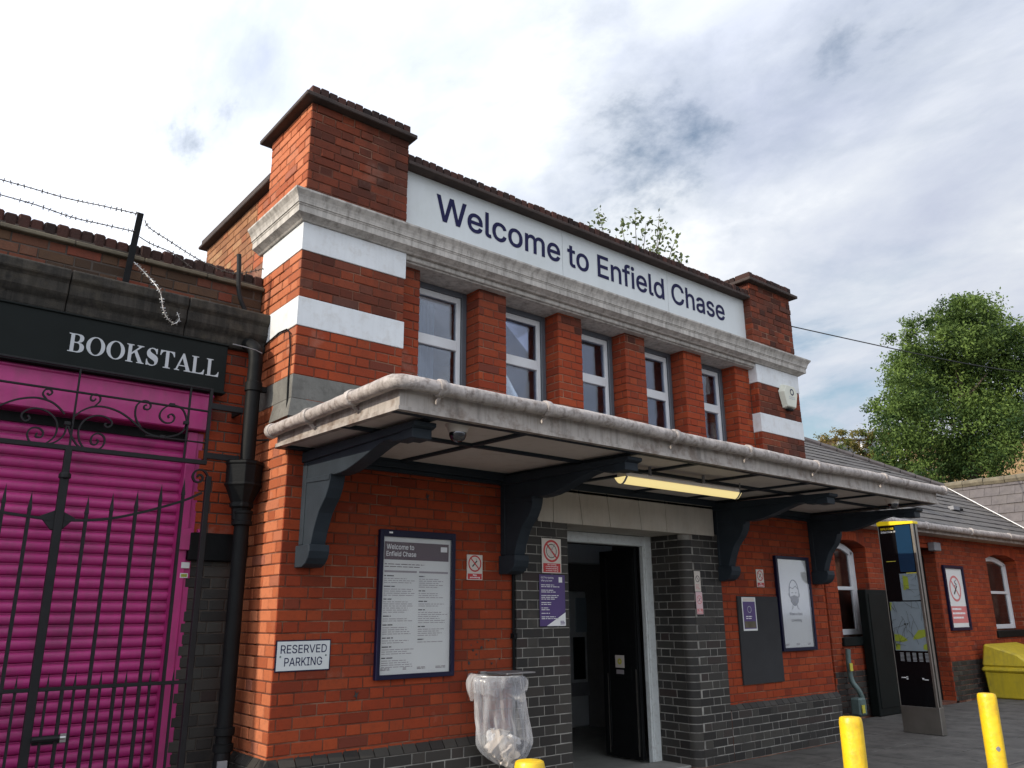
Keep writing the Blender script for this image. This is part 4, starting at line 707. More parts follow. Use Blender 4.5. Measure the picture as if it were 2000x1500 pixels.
# ------------------------------------------------------------------ posters and signs on the front wall
def frame_case(name, label, x0, x1, z0, z1, y, fm, fw=.028, cat='poster', group=None, d=.04, top=None):
    r = thing(name, ((x0+x1)/2, y, z0), label, cat, group); m = MB()
    m.box(x0, x0+fw, y-d, y, z0, z1); m.box(x1-fw, x1, y-d, y, z0, z1); m.box(x0+fw, x1-fw, y-d, y, z1-(top or fw), z1); m.box(x0+fw, x1-fw, y-d, y, z0, z0+fw)
    m.build('frame', fm, r, bevel=.003); m = MB(); m.box(x0+fw, x1-fw, y-.012, y-.002, z0+fw, z1-(top or fw)); m.build('sheet', 'paper', r)
    return r
def posters():
    x0, x1, z0, z1 = .745, 1.418, .948, 1.996
    r = frame_case('poster_case', 'tall navy framed information poster headed Welcome to Enfield Chase on the brick wall', x0, x1, z0, z1, -.002, 'navy_frame', .032, cat='poster', top=.05)
    y = -.0155; L_, Rr = x0+.055, x1-.055; T = z1-.085
    rect(r, 'heading_band', 'plum_band', L_-.005, Rr+.005, T-.13, T, y)
    text_mesh('Welcome to', L_+.012, L_+.25, T-.055, T-.018, y-.001, 'white_print', 'lettering', r, .01); text_mesh('Enfield Chase', L_+.012, L_+.27, T-.105, T-.068, y-.001, 'white_print', 'lettering', r, .01)
    rect(r, 'logo', 'white_print', Rr-.07, Rr-.01, T-.06, T-.022, y-.001)
    strokes(r, L_, L_+.38, T-.165, 2, .018, y, 'plum_band', .005)
    rect(r, 'column_band', 'ink_grey', L_, L_+.28, T-.222, T-.208, y); rect(r, 'column_band', 'ink_grey', L_+.30, Rr, T-.222, T-.208, y)
    z = T-.25
    for n, c in ((3, 0), (4, 0), (6, 0), (2, 0), (4, 0), (2, 0), (3, 0), (4, 0)):
        strokes(r, L_, L_+.10, z, 1, .014, y, 'ink_black', .007); strokes(r, L_, L_+.27, z-.018, n, .0145, y, 'ink_grey', .0045); z -= .018+.0145*n+.014
    z = T-.25
    for n in (5, 3, 2, 6, 4, 1): strokes(r, L_+.30, L_+.38, z, 1, .014, y, 'ink_black', .007); strokes(r, L_+.30, Rr, z-.018, n, .0145, y, 'ink_grey', .0045); z -= .018+.0145*n+.014
    for xx, ww in ((L_-.005, .075), (L_+.18, .03), (L_+.30, .075), (Rr-.1, .09)): strokes(r, xx, xx+ww, z0+.07, 2, .009, y, 'ink_grey', .006, 'logo', .05)
    m = MB(); m.box(x0+.032, x1-.032, -.036, -.034, z0+.032, z1-.05); m.build('glazing', 'case_glass', r)
    m = MB(); m.box(x0+.07, x0+.1, -.0435, -.042, z1-.028, z1-.016); m.build('maker_plate', 'white_print', r)
    # mask poster
    x0, x1, z0, z1 = 5.78, 6.455, .98, 2.0
    r = frame_case('poster_case', 'navy framed poster with a masked face drawing at the right end of the wall', x0, x1, z0, z1, -.002, 'navy_frame', .035, cat='poster')
    cx = (x0+x1)/2; cz = z1-.40; m = MB(); y = -.0165
    hd = [(cx+.095*math.cos(t)*(1 if math.sin(t) > -.2 else .88), y, cz+.14*math.sin(t)) for t in np.linspace(0, 2*math.pi, 33)[:-1]]; m.tube(hd, .0055, 4, closed=True)
    m.tube([(cx-.093, y, cz+.02), (cx-.07, y, cz+.06), (cx-.02, y, cz+.045), (cx+.04, y, cz+.075), (cx+.093, y, cz+.03)], .0045, 4)
    m.tube([(cx-.045, y, cz-.13), (cx-.05, y, cz-.165), (cx-.075, y, cz-.18)], .004, 4); m.tube([(cx+.045, y, cz-.13), (cx+.05, y, cz-.165), (cx+.075, y, cz-.18)], .004, 4)
    m.tube([(cx-.05, y, cz+.0), (cx-.02, y, cz+.0)], .004, 4); m.tube([(cx+.02, y, cz+.0), (cx+.05, y, cz+.0)], .004, 4); m.tube([(cx-.1, y, cz+.0), (cx-.108, y, cz-.02), (cx-.098, y, cz-.05)], .004, 4); m.tube([(cx+.1, y, cz+.0), (cx+.108, y, cz-.02), (cx+.098, y, cz-.05)], .004, 4)
    m.build('face_drawing', 'ink_black', r); m = MB(); m.add([(cx-.088, y-.0003, cz-.045), (cx-.078, y-.0003, cz-.10), (cx-.03, y-.0003, cz-.138), (cx+.03, y-.0003, cz-.138), (cx+.078, y-.0003, cz-.10), (cx+.088, y-.0003, cz-.045), (cx, y-.0003, cz-.025)], [(0, 1, 2, 3, 4, 5, 6)]); m.build('mask_drawing', 'ink_black', r)
    text_mesh('Wear a face', cx-.13, cx+.13, z0+.375, z0+.41, y, 'ink_black', 'lettering', r, .01); text_mesh('covering', cx-.1, cx+.1, z0+.30, z0+.34, y, 'ink_black', 'lettering', r, .01)
    for xx in (x0+.08, cx-.05, x1-.16): strokes(r, xx, xx+.07, z0+.07, 2, .011, y, 'ink_grey', .007, 'logo', .1)
    m = MB(); m.box(x0+.035, x1-.035, -.036, -.034, z0+.035, z1-.035); m.build('glazing', 'case_glass', r)
    # small signs
    def nosmoke(label, x0, x1, z0, z1, y, red='sign_red', base='sign_cream', words=('No', 'smoking'), group='no smoking signs'):
        r = plate('no_smoking_sign', label, 'sign', x0, x1, z0, z1, y, base, .005, group); w_ = x1-x0; h = z1-z0; yy = y-.0055
        ring(r, 'prohibition_ring', red, (x0+x1)/2, z0+h*.65, w_*.42, w_*.075, yy); cigarette(r, (x0+x1)/2, z0+h*.65, w_*.22, yy+.0002)
        rect(r, 'caption_band', red, x0+w_*.05, x1-w_*.05, z0+h*.03, z0+h*.25, yy)
        text_mesh(words[0], x0+w_*.38, x1-w_*.38, z0+h*.16, z0+h*.225, yy-.0005, 'white_print', 'lettering', r, .02); text_mesh(words[1], x0+w_*.18, x1-w_*.18, z0+h*.055, z0+h*.135, yy-.0005, 'white_print', 'lettering', r, .02)
        return r
    nosmoke('small no smoking sign on red brick just right of the tall framed notice', 1.55, 1.704, 1.65, 1.845, -.004)
    nosmoke('small no smoking sign on red brick above the dark notice board', 5.434, 5.567, 1.653, 1.84, -.004)
    nosmoke('faded pink no smoking sticker on the dark brick door jamb, lower of two', 4.325, 4.425, 1.375, 1.588, -.044, 'faded_red', 'sign_pink')
    r = plate('sign', 'faded cream warning sticker on dark door jamb, upper of two', 'sign', 4.32, 4.415, 1.592, 1.79, -.044, 'sign_cream', .004); ring(r, 'ring_symbol', 'ink_black', 4.3675, 1.715, .032, .006, -.0486); strokes(r, 4.335, 4.40, 1.655, 4, .013, -.0486, 'faded_red', .005)
    r = plate('no_cycling_sign', 'white and red no cycling sign above the purple notice left of the doorway', 'sign', 2.305, 2.525, 1.72, 2.01, -.044, 'sign_cream', .005); yy = -.0495
    ring(r, 'prohibition_ring', 'sign_red', 2.415, 1.905, .094, .018, yy); ring(r, 'wheel_symbol', 'ink_black', 2.413, 1.905, .060, .007, yy+.0003, slash=False)
    m = MB()
    for k in range(12): t = math.pi*k/6; m.tube([(2.413, yy, 1.905), (2.413+.055*math.cos(t), yy, 1.905+.055*math.sin(t))], .0008, 3)
    m.tube([(2.413, yy, 1.905), (2.45, yy, 1.965)], .004, 4); m.build('spokes', 'ink_grey', r)
    rect(r, 'caption_band', 'sign_red', 2.317, 2.513, 1.728, 1.802, yy); 
    for i, tx in enumerate(('No cycling', 'rollerskating', 'skateboarding', 'scooter riding')): text_mesh(tx, 2.345+(.02 if i == 0 else 0), 2.485-(.02 if i == 0 else 0), 1.785-i*.017, 1.798-i*.017, yy-.0006, 'white_print', 'lettering', r, .01)
    r = plate('notice', 'purple camera notice with white text on the dark bricks left of the doorway', 'notice', 2.272, 2.562, 1.29, 1.708, -.044, 'sign_purple', .004); yy = -.0486
    text_mesh("CCTV's looking", 2.29, 2.43, 1.672, 1.69, yy, 'white_print', 'lettering', r, .01); text_mesh('after you here', 2.29, 2.415, 1.648, 1.666, yy, 'white_print', 'lettering', r, .01)
    rect(r, 'logo', 'white_print', 2.49, 2.53, 1.645, 1.69, yy)
    z = 1.62
    for n, L2 in ((2, .22), (2, .2), (3, .21), (2, .12), (2, .11), (1, .1), (2, .22)): strokes(r, 2.29, 2.29+L2, z, n, .0145, yy, 'white_print', .0055); z -= .0145*n+.014
    m = MB(); m.add([(2.345, yy, 1.291), (2.561, yy, 1.291), (2.561, yy, 1.40)], [(0, 1, 2)]); m.build('white_corner', 'white_print', r); strokes(r, 2.50, 2.55, 1.325, 3, .011, yy-.0005, 'sign_purple', .006, 'logo', .05)
    # reserved parking
    r = plate('parking_sign', 'white RESERVED PARKING plate with navy rim at the foot of the left corner', 'sign', .012, .405, 1.033, 1.232, -.006, 'navy_frame', .004); rect(r, 'face', 'sign_white', .02, .397, 1.041, 1.224, -.0108)
    text_mesh('RESERVED', .045, .375, 1.148, 1.202, -.0115, 'sign_navy', 'letter', r, .006, single=True); text_mesh('PARKING', .075, .345, 1.068, 1.122, -.0115, 'sign_navy', 'letter', r, .006, single=True)
    m = MB()
    for x in (.045, .37): m.lathe((x, -.0108, 1.13), [(.006, 0), (.006, .003), (.001, .004)], 8, (0, -1, 0))
    m.build('screw', 'green_pipe', r)
    # notice board and leaflet
    r = plate('notice_board', 'empty dark grey notice board on red brick right of the doorway', 'notice board', 5.04, 5.767, .68, 1.555, -.004, 'shopfront_black', .018)
    MATS['board_felt'] = mat('board_felt', (.03, .03, .032), .95, .1, 5); r.children[0].data.materials[0] = MATS['board_felt']
    r = plate('leaflet', 'laminated dark leaflet taped to the top left of the notice board', 'leaflet', 5.105, 5.35, 1.205, 1.545, -.0225, 'paper', .002); rect(r, 'picture', 'sign_purple', 5.12, 5.335, 1.225, 1.50, -.0248)
    rect(r, 'heading', 'sign_cream', 5.13, 5.325, 1.505, 1.535, -.0248); ring(r, 'mask_symbol', 'letter_grey', 5.23, 1.42, .035, .006, -.0252, slash=False); strokes(r, 5.16, 5.30, 1.345, 2, .02, -.0252, 'white_print', .008); rect(r, 'brown_panel', 'lichen_ridge', 5.13, 5.325, 1.235, 1.30, -.0252)
    # alarm box
    c = at(1542, 775, Y=-.05); r = thing('alarm_box', (c.x, -.004, c.z-.13), 'cream six-sided alarm box on the right end pier between the white bands', 'alarm'); w_, h = .17, .15
    hexp = [(-.6, 1), (.6, 1), (1, .35), (.62, -1), (-.62, -1), (-1, .35)]; m = MB(); o = [(c.x+a*w_, -.004, c.z+b*h) for a, b in hexp]; q = [(c.x+a*w_*.86, -.075, c.z+b*h*.88) for a, b in hexp]
    m.add(o+q, [tuple(range(6, 12)), tuple(range(5, -1, -1))]+[(i, (i+1) % 6, 6+(i+1) % 6, 6+i) for i in range(6)]); m.build('cover', 'alarm_box', r, bevel=.006)
    ring(r, 'logo', 'sign_navy', c.x+.02, c.z+.055, .042, .016, -.0765, slash=False); strokes(r, c.x-.05, c.x+.09, c.z-.015, 2, .022, -.0765, 'letter_grey', .01, 'logo', .1)
    m = MB(); m.box(c.x-.05, c.x+.05, -.06, -.01, c.z-h-.025, c.z-h); m.build('strobe', 'black_paint', r, bevel=.006)
    # door push plate sign
    r = thing('door_sticker', (4.04, .75, .85), 'pale yellow square sticker on the open black door leaf', 'sign'); m = MB(); m.box(4.030, 4.0355, .68, .80, .86, .98); m.build('panel', 'sign_cream', r); ring(r, 'symbol', 'yellow_sticker', .74, .92, .03, .02, 0, slash=False, X=4.0294)
    m = MB(); m.box(4.031, 4.0355, .69, .79, .80, .84); m.build('caption', 'ink_grey', r)
posters()
# ------------------------------------------------------------------ litter sack
def sack():
    r = thing('litter_sack', (1.70, -.2, .30), 'clear plastic litter sack hanging from a wall ring beside the doorway', 'litter sack')
    cx, cy = 1.70, -.215; n, rows = 56, 26; vs = []; rnd = [random.uniform(0, 6.28) for _ in range(9)]
    for j in range(rows):
        t = j/(rows-1); z = .935-.62*t
        R_ = .20+.012*t if t < .72 else .2086-.15*((t-.72)/.28)**1.8
        sx = .09*t**1.4; 
        for k in range(n):
            a = 2*math.pi*k/n
            wr = .010*math.sin(9*a+rnd[0]+t*3)+.007*math.sin(15*a+rnd[1]-t*4)+.006*math.sin(23*a+rnd[2]+5*t)+.005*math.sin(5*a+rnd[3]+9*t)
            wr *= (.5+1.1*t); rr = R_+wr
            vs.append((cx+sx+rr*math.cos(a), cy+rr*.82*math.sin(a), z+.006*math.sin(6*a+rnd[4])+(.05*math.cos(a+2.4)*max(0, t-.7))))
    m = MB(); m.add(vs, [(j*n+k, j*n+(k+1) % n, (j+1)*n+(k+1) % n, (j+1)*n+k) for j in range(rows-1) for k in range(n)]+[tuple((rows-1)*n+k for k in range(n))]); m.build('sack', 'clear_plastic', r, smooth=True)
    # turned-over skirt round the ring
    vs = []
    for j in range(7):
        t = j/6
        for k in range(n):
            a = 2*math.pi*k/n; R_ = .205+.035*math.sin(t*2.6)+.012*t*math.sin(11*a+rnd[5])+.010*t*math.sin(17*a+rnd[6])
            dz = (.11+.05*math.sin(2*a+rnd[7])+.03*math.sin(5*a)+.015*math.sin(11*a))*t; vs.append((cx+R_*math.cos(a)-.012, cy+R_*.85*math.sin(a), .945+.018*math.sin(math.pi*t)-dz+.02*max(0, math.cos(a-2.9))))
    m = MB(); m.add(vs, [(j*n+k, j*n+(k+1) % n, (j+1)*n+(k+1) % n, (j+1)*n+k) for j in range(6) for k in range(n)]); m.build('folded_rim', 'clear_plastic', r, smooth=True)
    m = MB(); m.tube([(cx+.195*math.cos(t), cy+.16*math.sin(t), .945) for t in np.linspace(0, 2*math.pi, 33)[:-1]], .006, 8, closed=True); m.bar((cx, -.03, .945), (cx, -.004, .945), .04, .06, up=(1, 0, 0)); m.build('holder_ring', 'galvanised', r, smooth=True)
    m = MB(); m.box(cx+.02, cx+.30, -.30, -.02, .952, .962); m.build('lid', 'lead_grey', r, bevel=.004)
    # rubbish: crumpled papers and a cup
    def crumple(c, sx, sy, sz, mt, rot, nm):
        bm = bmesh.new(); bmesh.ops.create_cube(bm, size=2); bmesh.ops.subdivide_edges(bm, edges=bm.edges, cuts=3, use_grid_fill=True)
        for v in bm.verts: v.co = Vector((v.co.x*sx, v.co.y*sy, v.co.z*sz))*random.uniform(.78, 1.1)
        bmesh.ops.transform(bm, matrix=Matrix.Translation(c) @ Matrix.Rotation(rot, 4, 'Y') @ Matrix.Rotation(rot*.7, 4, 'X'), verts=bm.verts)
        me = bpy.data.meshes.new(nm); bm.to_mesh(me); bm.free(); me.materials.append(MATS[mt]); link(bpy.data.objects.new(nm, me), r)
    for dx, dy, z, a, b, c, mt, ro in ((-.02, -.03, .46, .055, .05, .075, 'sign_cream', .6), (.05, -.06, .47, .04, .04, .05, 'sign_cream', .2), (.0, .05, .49, .06, .05, .04, 'white_print', .9), (.09, -.05, .40, .06, .04, .035, 'ink_grey', .3), (.06, .0, .36, .055, .06, .04, 'sign_cream', .5), (.12, .03, .44, .05, .06, .05, 'paper', 1.2), (.10, -.06, .50, .05, .03, .02, 'white_print', .4), (.03, -.09, .41, .05, .025, .06, 'sign_cream', .8), (.10, .0, .335, .04, .04, .03, 'letter_grey', .2), (.04, .04, .54, .06, .04, .02, 'sign_cream', .1)):
        crumple(Vector((cx+dx, cy+dy, z)), a, b, c, mt, ro, 'crumpled_paper')
sack()
# ------------------------------------------------------------------ conduit and loose cables
def wall_marks():
    rn = random.Random(21)
    r = thing('old_fixings', (1.75, 0, 1.1), 'scatter of old screw holes and stained plugs in the brick above the litter sack', 'fixings')
    for x, z, q in [(1.62, 1.12, .010), (1.66, 1.18, .007), (1.72, 1.20, .006), (1.70, 1.14, .011), (1.77, 1.19, .006), (1.58, 1.03, .013), (1.84, 1.20, .007), (1.55, .98, .009), (1.65, 1.09, .008), (1.80, 1.02, .009), (1.60, 1.16, .006), (1.88, 1.05, .007)]:
        m = MB(); n = 7; m.prism([(x+q*rn.uniform(.6, 1.2)*math.cos(k*.9), -.0065, z+q*rn.uniform(.6, 1.2)*math.sin(k*.9)) for k in range(n)], (0, .006, 0)); m.build('plug', 'ink_black', r)
    for x, z, lab in ((.62, .86, 'dark star shaped chip in the brickwork below the reserved parking plate'), (1.17, 2.27, 'small dark slot in the brickwork above the tall framed notice')):
        m = MB(); m.prism([(x+.022*(1 if k % 2 else .4)*math.cos(k*.7), -.0065, z+.022*(1.4 if k % 2 else .4)*math.sin(k*.7)) for k in range(9)], (0, .006, 0)); tag(m.build('brick_chip', 'ink_black'), lab, 'chip')
wall_marks()
def cables():
    m = MB(); m.tube([(2.012, -.02, .52), (2.012, -.02, 1.72)], .012, 8); m.box(1.995, 2.03, -.045, 0, 1.2, 1.24); tag(m.build('conduit', 'black_paint'), 'thin black conduit running up between red and dark brick left of the doorway', 'conduit')
    pts = [at(*p, X=-.012) for p in ((512, 682), (520, 672), (545, 650), (560, 643), (566, 650), (567, 680), (563, 740), (560, 800))]+[Vector((-.03, -.06, 2.70)), Vector((0, -.09, 2.72))]
    m = MB(); m.tube(pts, .006, 6); tag(m.build('cable', 'black_paint'), 'black cable looping round the left corner of the front down to the canopy', 'cable')
    pts = [at(*p, Y=.33) for p in ((455, 672), (480, 678), (500, 684), (512, 690))]; m = MB(); m.tube(pts, .004, 6); tag(m.build('cable', 'lead_grey'), 'short pale cable under the end of the bookstall cornice', 'cable')
    a = Vector((XU+.01, .25, 5.06)); b = at_depth(2130, 722, 42); pts = []
    for t in np.linspace(0, 1, 30): p = a.lerp(b, t); p.z -= 1.2*math.sin(math.pi*t)*.35; pts.append(p)
    m = MB(); m.tube(pts, [.008+.02*t for t in np.linspace(0, 1, 30)], 6); tag(m.build('overhead_cable', 'black_paint'), 'overhead cable running from the right parapet block towards the big tree', 'cable')
cables()
# ================================================================== bookstall
def bookstall():
    r = thing('bookstall_building', (-1.5, .62, 0), 'low brick bookstall with dark stone cornice and magenta shutter left of the station', 'building')
    c = MB(); c.box(-9, -.006, .70, 3.2, 3.3, 3.96); c.box(-9, -.006, .75, 3.2, -.1, 3.3); c.box(-.42+.006, -.006, .606, .76, -.1, 3.35); c.box(-9, -2.3, .606, .76, -.1, 3.35); c.build('wall', 'dark_mortar', r)
    w = Wall()
    def pr(z): return [(-.42, 0, 'red_brick' if z > 1.97 else 'engineering_brick')]
    w.face((0, .60), XP, NF, 0, 3.375, pr, phase=.05)
    w.face((-.42, .74), UL, NL, 0, 3.0, lambda z: [(0, .14, pr(z)[0][2])])
    w.face((0, .695), XP, NF, 3.6, 3.9, lambda z: [(-3.4, 0, 'grimy_stock_brick')], phase=.1, rough=.002)
    w.emit(r, 300)
    # dark stone cornice in blocks
    prof = [(.72, 3.34), (.56, 3.34), (.545, 3.36), (.545, 3.42), (.53, 3.44), (.52, 3.455), (.51, 3.475), (.51, 3.545), (.50, 3.56), (.485, 3.575), (.485, 3.63), (.49, 3.645), (.72, 3.66)]
    x = 0.0
    for k, L in enumerate((.62, .78, .74, .8, .76, .8, .8, .8)):
        a, b = x-L+.004, x-.003; x -= L; m = MB(); j = random.uniform(-.003, .003); m.prism([(a, y+j, z) for y, z in prof], (b-a, 0, 0)); m.build('cornice_block', 'dark_stone', r, bevel=.006)
    m = MB(); m.box(-9, x, .5, .72, 3.34, 3.65); m.build('cornice_block', 'dark_stone', r)
    # ledge and brick-on-edge coping
    x = 0.0
    for k in range(9):
        m = MB(); m.box(x-.46+.003, x-.003, .655+random.uniform(-.003, .003), .95, 3.90, 3.93); m.build('ledge_tile', 'lichen_ridge', r, bevel=.005); x -= .46
    for k in range(52):
        a = -.002-k*.079; m = MB(); m.box(a-.0765, a, .70+random.uniform(-.006, .006), .92, 3.932, 4.04+random.uniform(-.008, .008)); m.t = [random.random()]*8
        m.build('coping_brick', 'sooty_brick', r, tone=True, bevel=.012)
    m = MB(); m.box(-9, -4.2, .66, .92, 3.9, 4.04); m.build('coping_stone', 'coping_tile', r)
    # padstone
    m = MB(); m.box(-.425, -.02, .555, .7, 1.76, 1.955); m.build('padstone', 'black_paint', r, bevel=.008)
    # shutter surround
    m = MB(); m.box(-2.4, -.365, .535, .74, 2.675, 2.96); m.box(-2.4, -.36, .525, .6, 2.925, 2.95); m.build('shutter_box', 'magenta_paint', r, bevel=.008)
    m = MB(); m.box(-.50, -.43, .585, .74, 0, 2.665); m.box(-.43, -.385, .60, .74, 0, 2.665); m.build('guide_rail', 'magenta_paint', r, bevel=.004)
    m = MB(); m.box(-2.4, -2.3, .585, .74, 0, 2.665); m.build('guide_rail', 'magenta_paint', r)
    m = MB(); m.box(-.49, -.40, .56, .60, 1.83, 1.98); m.box(-.37, -.345, .57, .61, 1.83, 1.98); m.build('lock_box', 'magenta_paint', r, bevel=.004)
    m = MB(); m.box(-.39, -.355, .565, .60, 2.72, 2.80); m.build('side_clip', 'magenta_paint', r, bevel=.004)
    sh = MB().box(-2.3, -.50, .70, .705, 0, 2.67).build('shutter', 'magenta_paint', r)
    pf = [(.70, 0), (.676, .004), (.6665, .012), (.6605, .026), (.660, .040), (.6635, .052), (.670, .060), (.676, .063), (.676, .069), (.668, .0705), (.668, .0735), (.676, .0745), (.70, .0745)]
    m = MB(); m.prism([(-2.3, y, z) for y, z in pf], (1.8, 0, 0)); me = m.mesh('shutter_slat', 'magenta_paint', smooth=True)
    for k in range(36):
        o = bpy.data.objects.new('shutter_slat', me); o.location = (0, random.uniform(-.0012, .0012), .0745*k); link(o, sh)
    m = MB(); m.box(-2.3, -.50, .655, .70, 2.60, 2.664); m.build('guide_rail', 'black_paint', r)
    # letter slot
    a = at(62, 1450, Y=.65); b = at(118, 1434, Y=.65); m = MB(); m.box(a.x, b.x, .652, .664, a.z-.02, a.z+.03); m.build('letter_slot', 'shopfront_black', r); m = MB(); m.box(b.x, b.x+.04, .648, .664, a.z-.015, a.z+.035); m.build('slot_plate', 'galvanised', r)
bookstall()
SERIF = {
 'B': (.70, [[(0,0),(0,45),(85,60),(85,940),(0,955),(0,1000),(400,1000),(500,990),(575,955),(625,890),(640,800),(630,700),(590,620),(520,570),(440,540),(540,520),(620,470),(670,390),(682,285),(665,175),(610,85),(520,25),(400,0)],[(245,560),(245,945),(360,945),(425,915),(455,850),(463,765),(450,670),(415,600),(350,560)],[(245,55),(245,505),(365,505),(440,470),(480,390),(490,280),(478,170),(440,95),(370,55)]]),
 'O': (.82, 'O'),
 'K': (.84, [[(0,0),(0,45),(85,60),(85,940),(0,955),(0,1000),(330,1000),(330,955),(245,940),(245,540),(560,900),(560,935),(470,955),(470,1000),(790,1000),(790,955),(700,935),(480,690),(760,75),(840,45),(840,0),(500,0),(500,45),(570,60),(370,565),(245,430),(245,60),(330,45),(330,0)]]),
 'S': (.60, [[(30,340),(75,340),(105,210),(165,110),(250,55),(330,45),(395,65),(430,115),(435,185),(405,255),(330,320),(200,395),(95,480),(45,580),(35,720),(75,860),(155,960),(270,1015),(370,1010),(450,975),(490,1000),(530,1000),(530,690),(485,690),(450,820),(390,910),(310,958),(240,950),(195,905),(185,840),(210,775),(290,710),(420,635),(530,545),(580,440),(585,290),(545,150),(460,45),(345,-12),(230,-12),(140,25),(80,0),(30,0)]]),
 'T': (.72, [[(180,0),(180,45),(275,60),(275,940),(200,935),(130,890),(75,800),(45,700),(0,700),(20,1000),(690,1000),(710,700),(665,700),(635,800),(580,890),(510,935),(435,940),(435,60),(530,45),(530,0)]]),
 'A': (.84, [[(0,0),(0,45),(70,65),(380,1015),(460,1015),(765,70),(840,45),(840,0),(480,0),(480,45),(575,65),(520,270),(220,270),(160,70),(255,45),(255,0)],[(240,325),(500,325),(372,740)]]),
 'L': (.68, [[(0,0),(0,45),(85,60),(85,940),(0,955),(0,1000),(350,1000),(350,955),(245,940),(245,60),(400,60),(500,90),(570,160),(620,290),(665,290),(640,0)]]),
}
def poly_text(loops, name, material, place, parent, off=0.):
    c = bpy.data.curves.new(name, 'CURVE'); c.dimensions = '2D'; c.fill_mode = 'BOTH'; c.offset = off
    for L in loops:
        s = c.splines.new('POLY'); s.points.add(len(L)-1); s.use_cyclic_u = True
        for p, q in zip(s.points, L): p.co = (q[0], q[1], 0, 1)
    o = bpy.data.objects.new(name, c); COL.objects.link(o); dg = bpy.context.evaluated_depsgraph_get(); me = bpy.data.meshes.new_from_object(o.evaluated_get(dg))
    bpy.data.objects.remove(o); bpy.data.curves.remove(c)
    for v in me.vertices: v.co = place(v.co.x, v.co.y)
    me.materials.clear(); me.materials.append(MATS[material]); me.name = name; return link(bpy.data.objects.new(name, me), parent)
def bookstall_sign():
    y = .50; r = thing('shop_sign', (-1.0, y, 2.97), 'black shop fascia board reading BOOKSTALL in grey serif capitals', 'sign')
    m = MB(); m.box(-3.2, -.305, y, y+.09, 2.972, 3.338); m.build('board', 'shopfront_black', r, bevel=.004)
    m = MB(); m.box(-3.2, -.30, y-.018, y+.06, 2.955, 2.975); m.box(-3.2, -.30, y-.012, y+.08, 3.325, 3.339); m.build('trim', 'shopfront_black', r, bevel=.004)
    a = at(136, 650, Y=y); b = at(430, 700, Y=y); z0, h = at(134, 682, Y=y).z, 0; z0 = 3.078; h = .128
    tot = 0; x = 0; items = []
    for ch in 'BOOKSTALL':
        wd, L = SERIF[ch]; gap = .06 if ch != 'A' else -.04
        if items and ch == 'A': x -= .06
        items.append((ch, x)); x += wd+gap
        if ch == 'A': x += .02
    tot = x-.06; k = (b.x-a.x)/tot
    for ch, u in items:
        wd, L = SERIF[ch]
        if L == 'O':
            L = [[(410+410*math.cos(t), 500+515*math.sin(t)) for t in np.linspace(0, 2*math.pi, 41)[:-1]], [(410+235*math.cos(t), 500+465*math.sin(t)) for t in np.linspace(0, 2*math.pi, 41)[:-1]]]
        poly_text([[(p/1000, q/1000) for p, q in l] for l in L], 'letter', 'letter_grey', lambda X, Y: (a.x+(u+X)*k, y-.003, z0+Y*h), r)
bookstall_sign()
def stickers():
    c = at(362, 1104, Y=.583); m = MB(); m.box(c.x-.028, c.x+.028, .5815, .5845, c.z-.02, c.z+.02); tag(m.build('label_sticker', 'sign_white'), 'small white label on the magenta shutter rail, above the green one', 'sticker')
    c = at(359, 1124, Y=.583); m = MB(); m.box(c.x-.026, c.x+.026, .5815, .5845, c.z-.016, c.z+.016); o = m.build('label_sticker', 'sign_white'); tag(o, 'small green and white label on the magenta shutter rail, the lower one', 'sticker'); m = MB(); m.box(c.x-.02, c.x+.02, .581, .5812, c.z-.01, c.z+.01); m.build('green_print', 'map_green', o)
stickers()
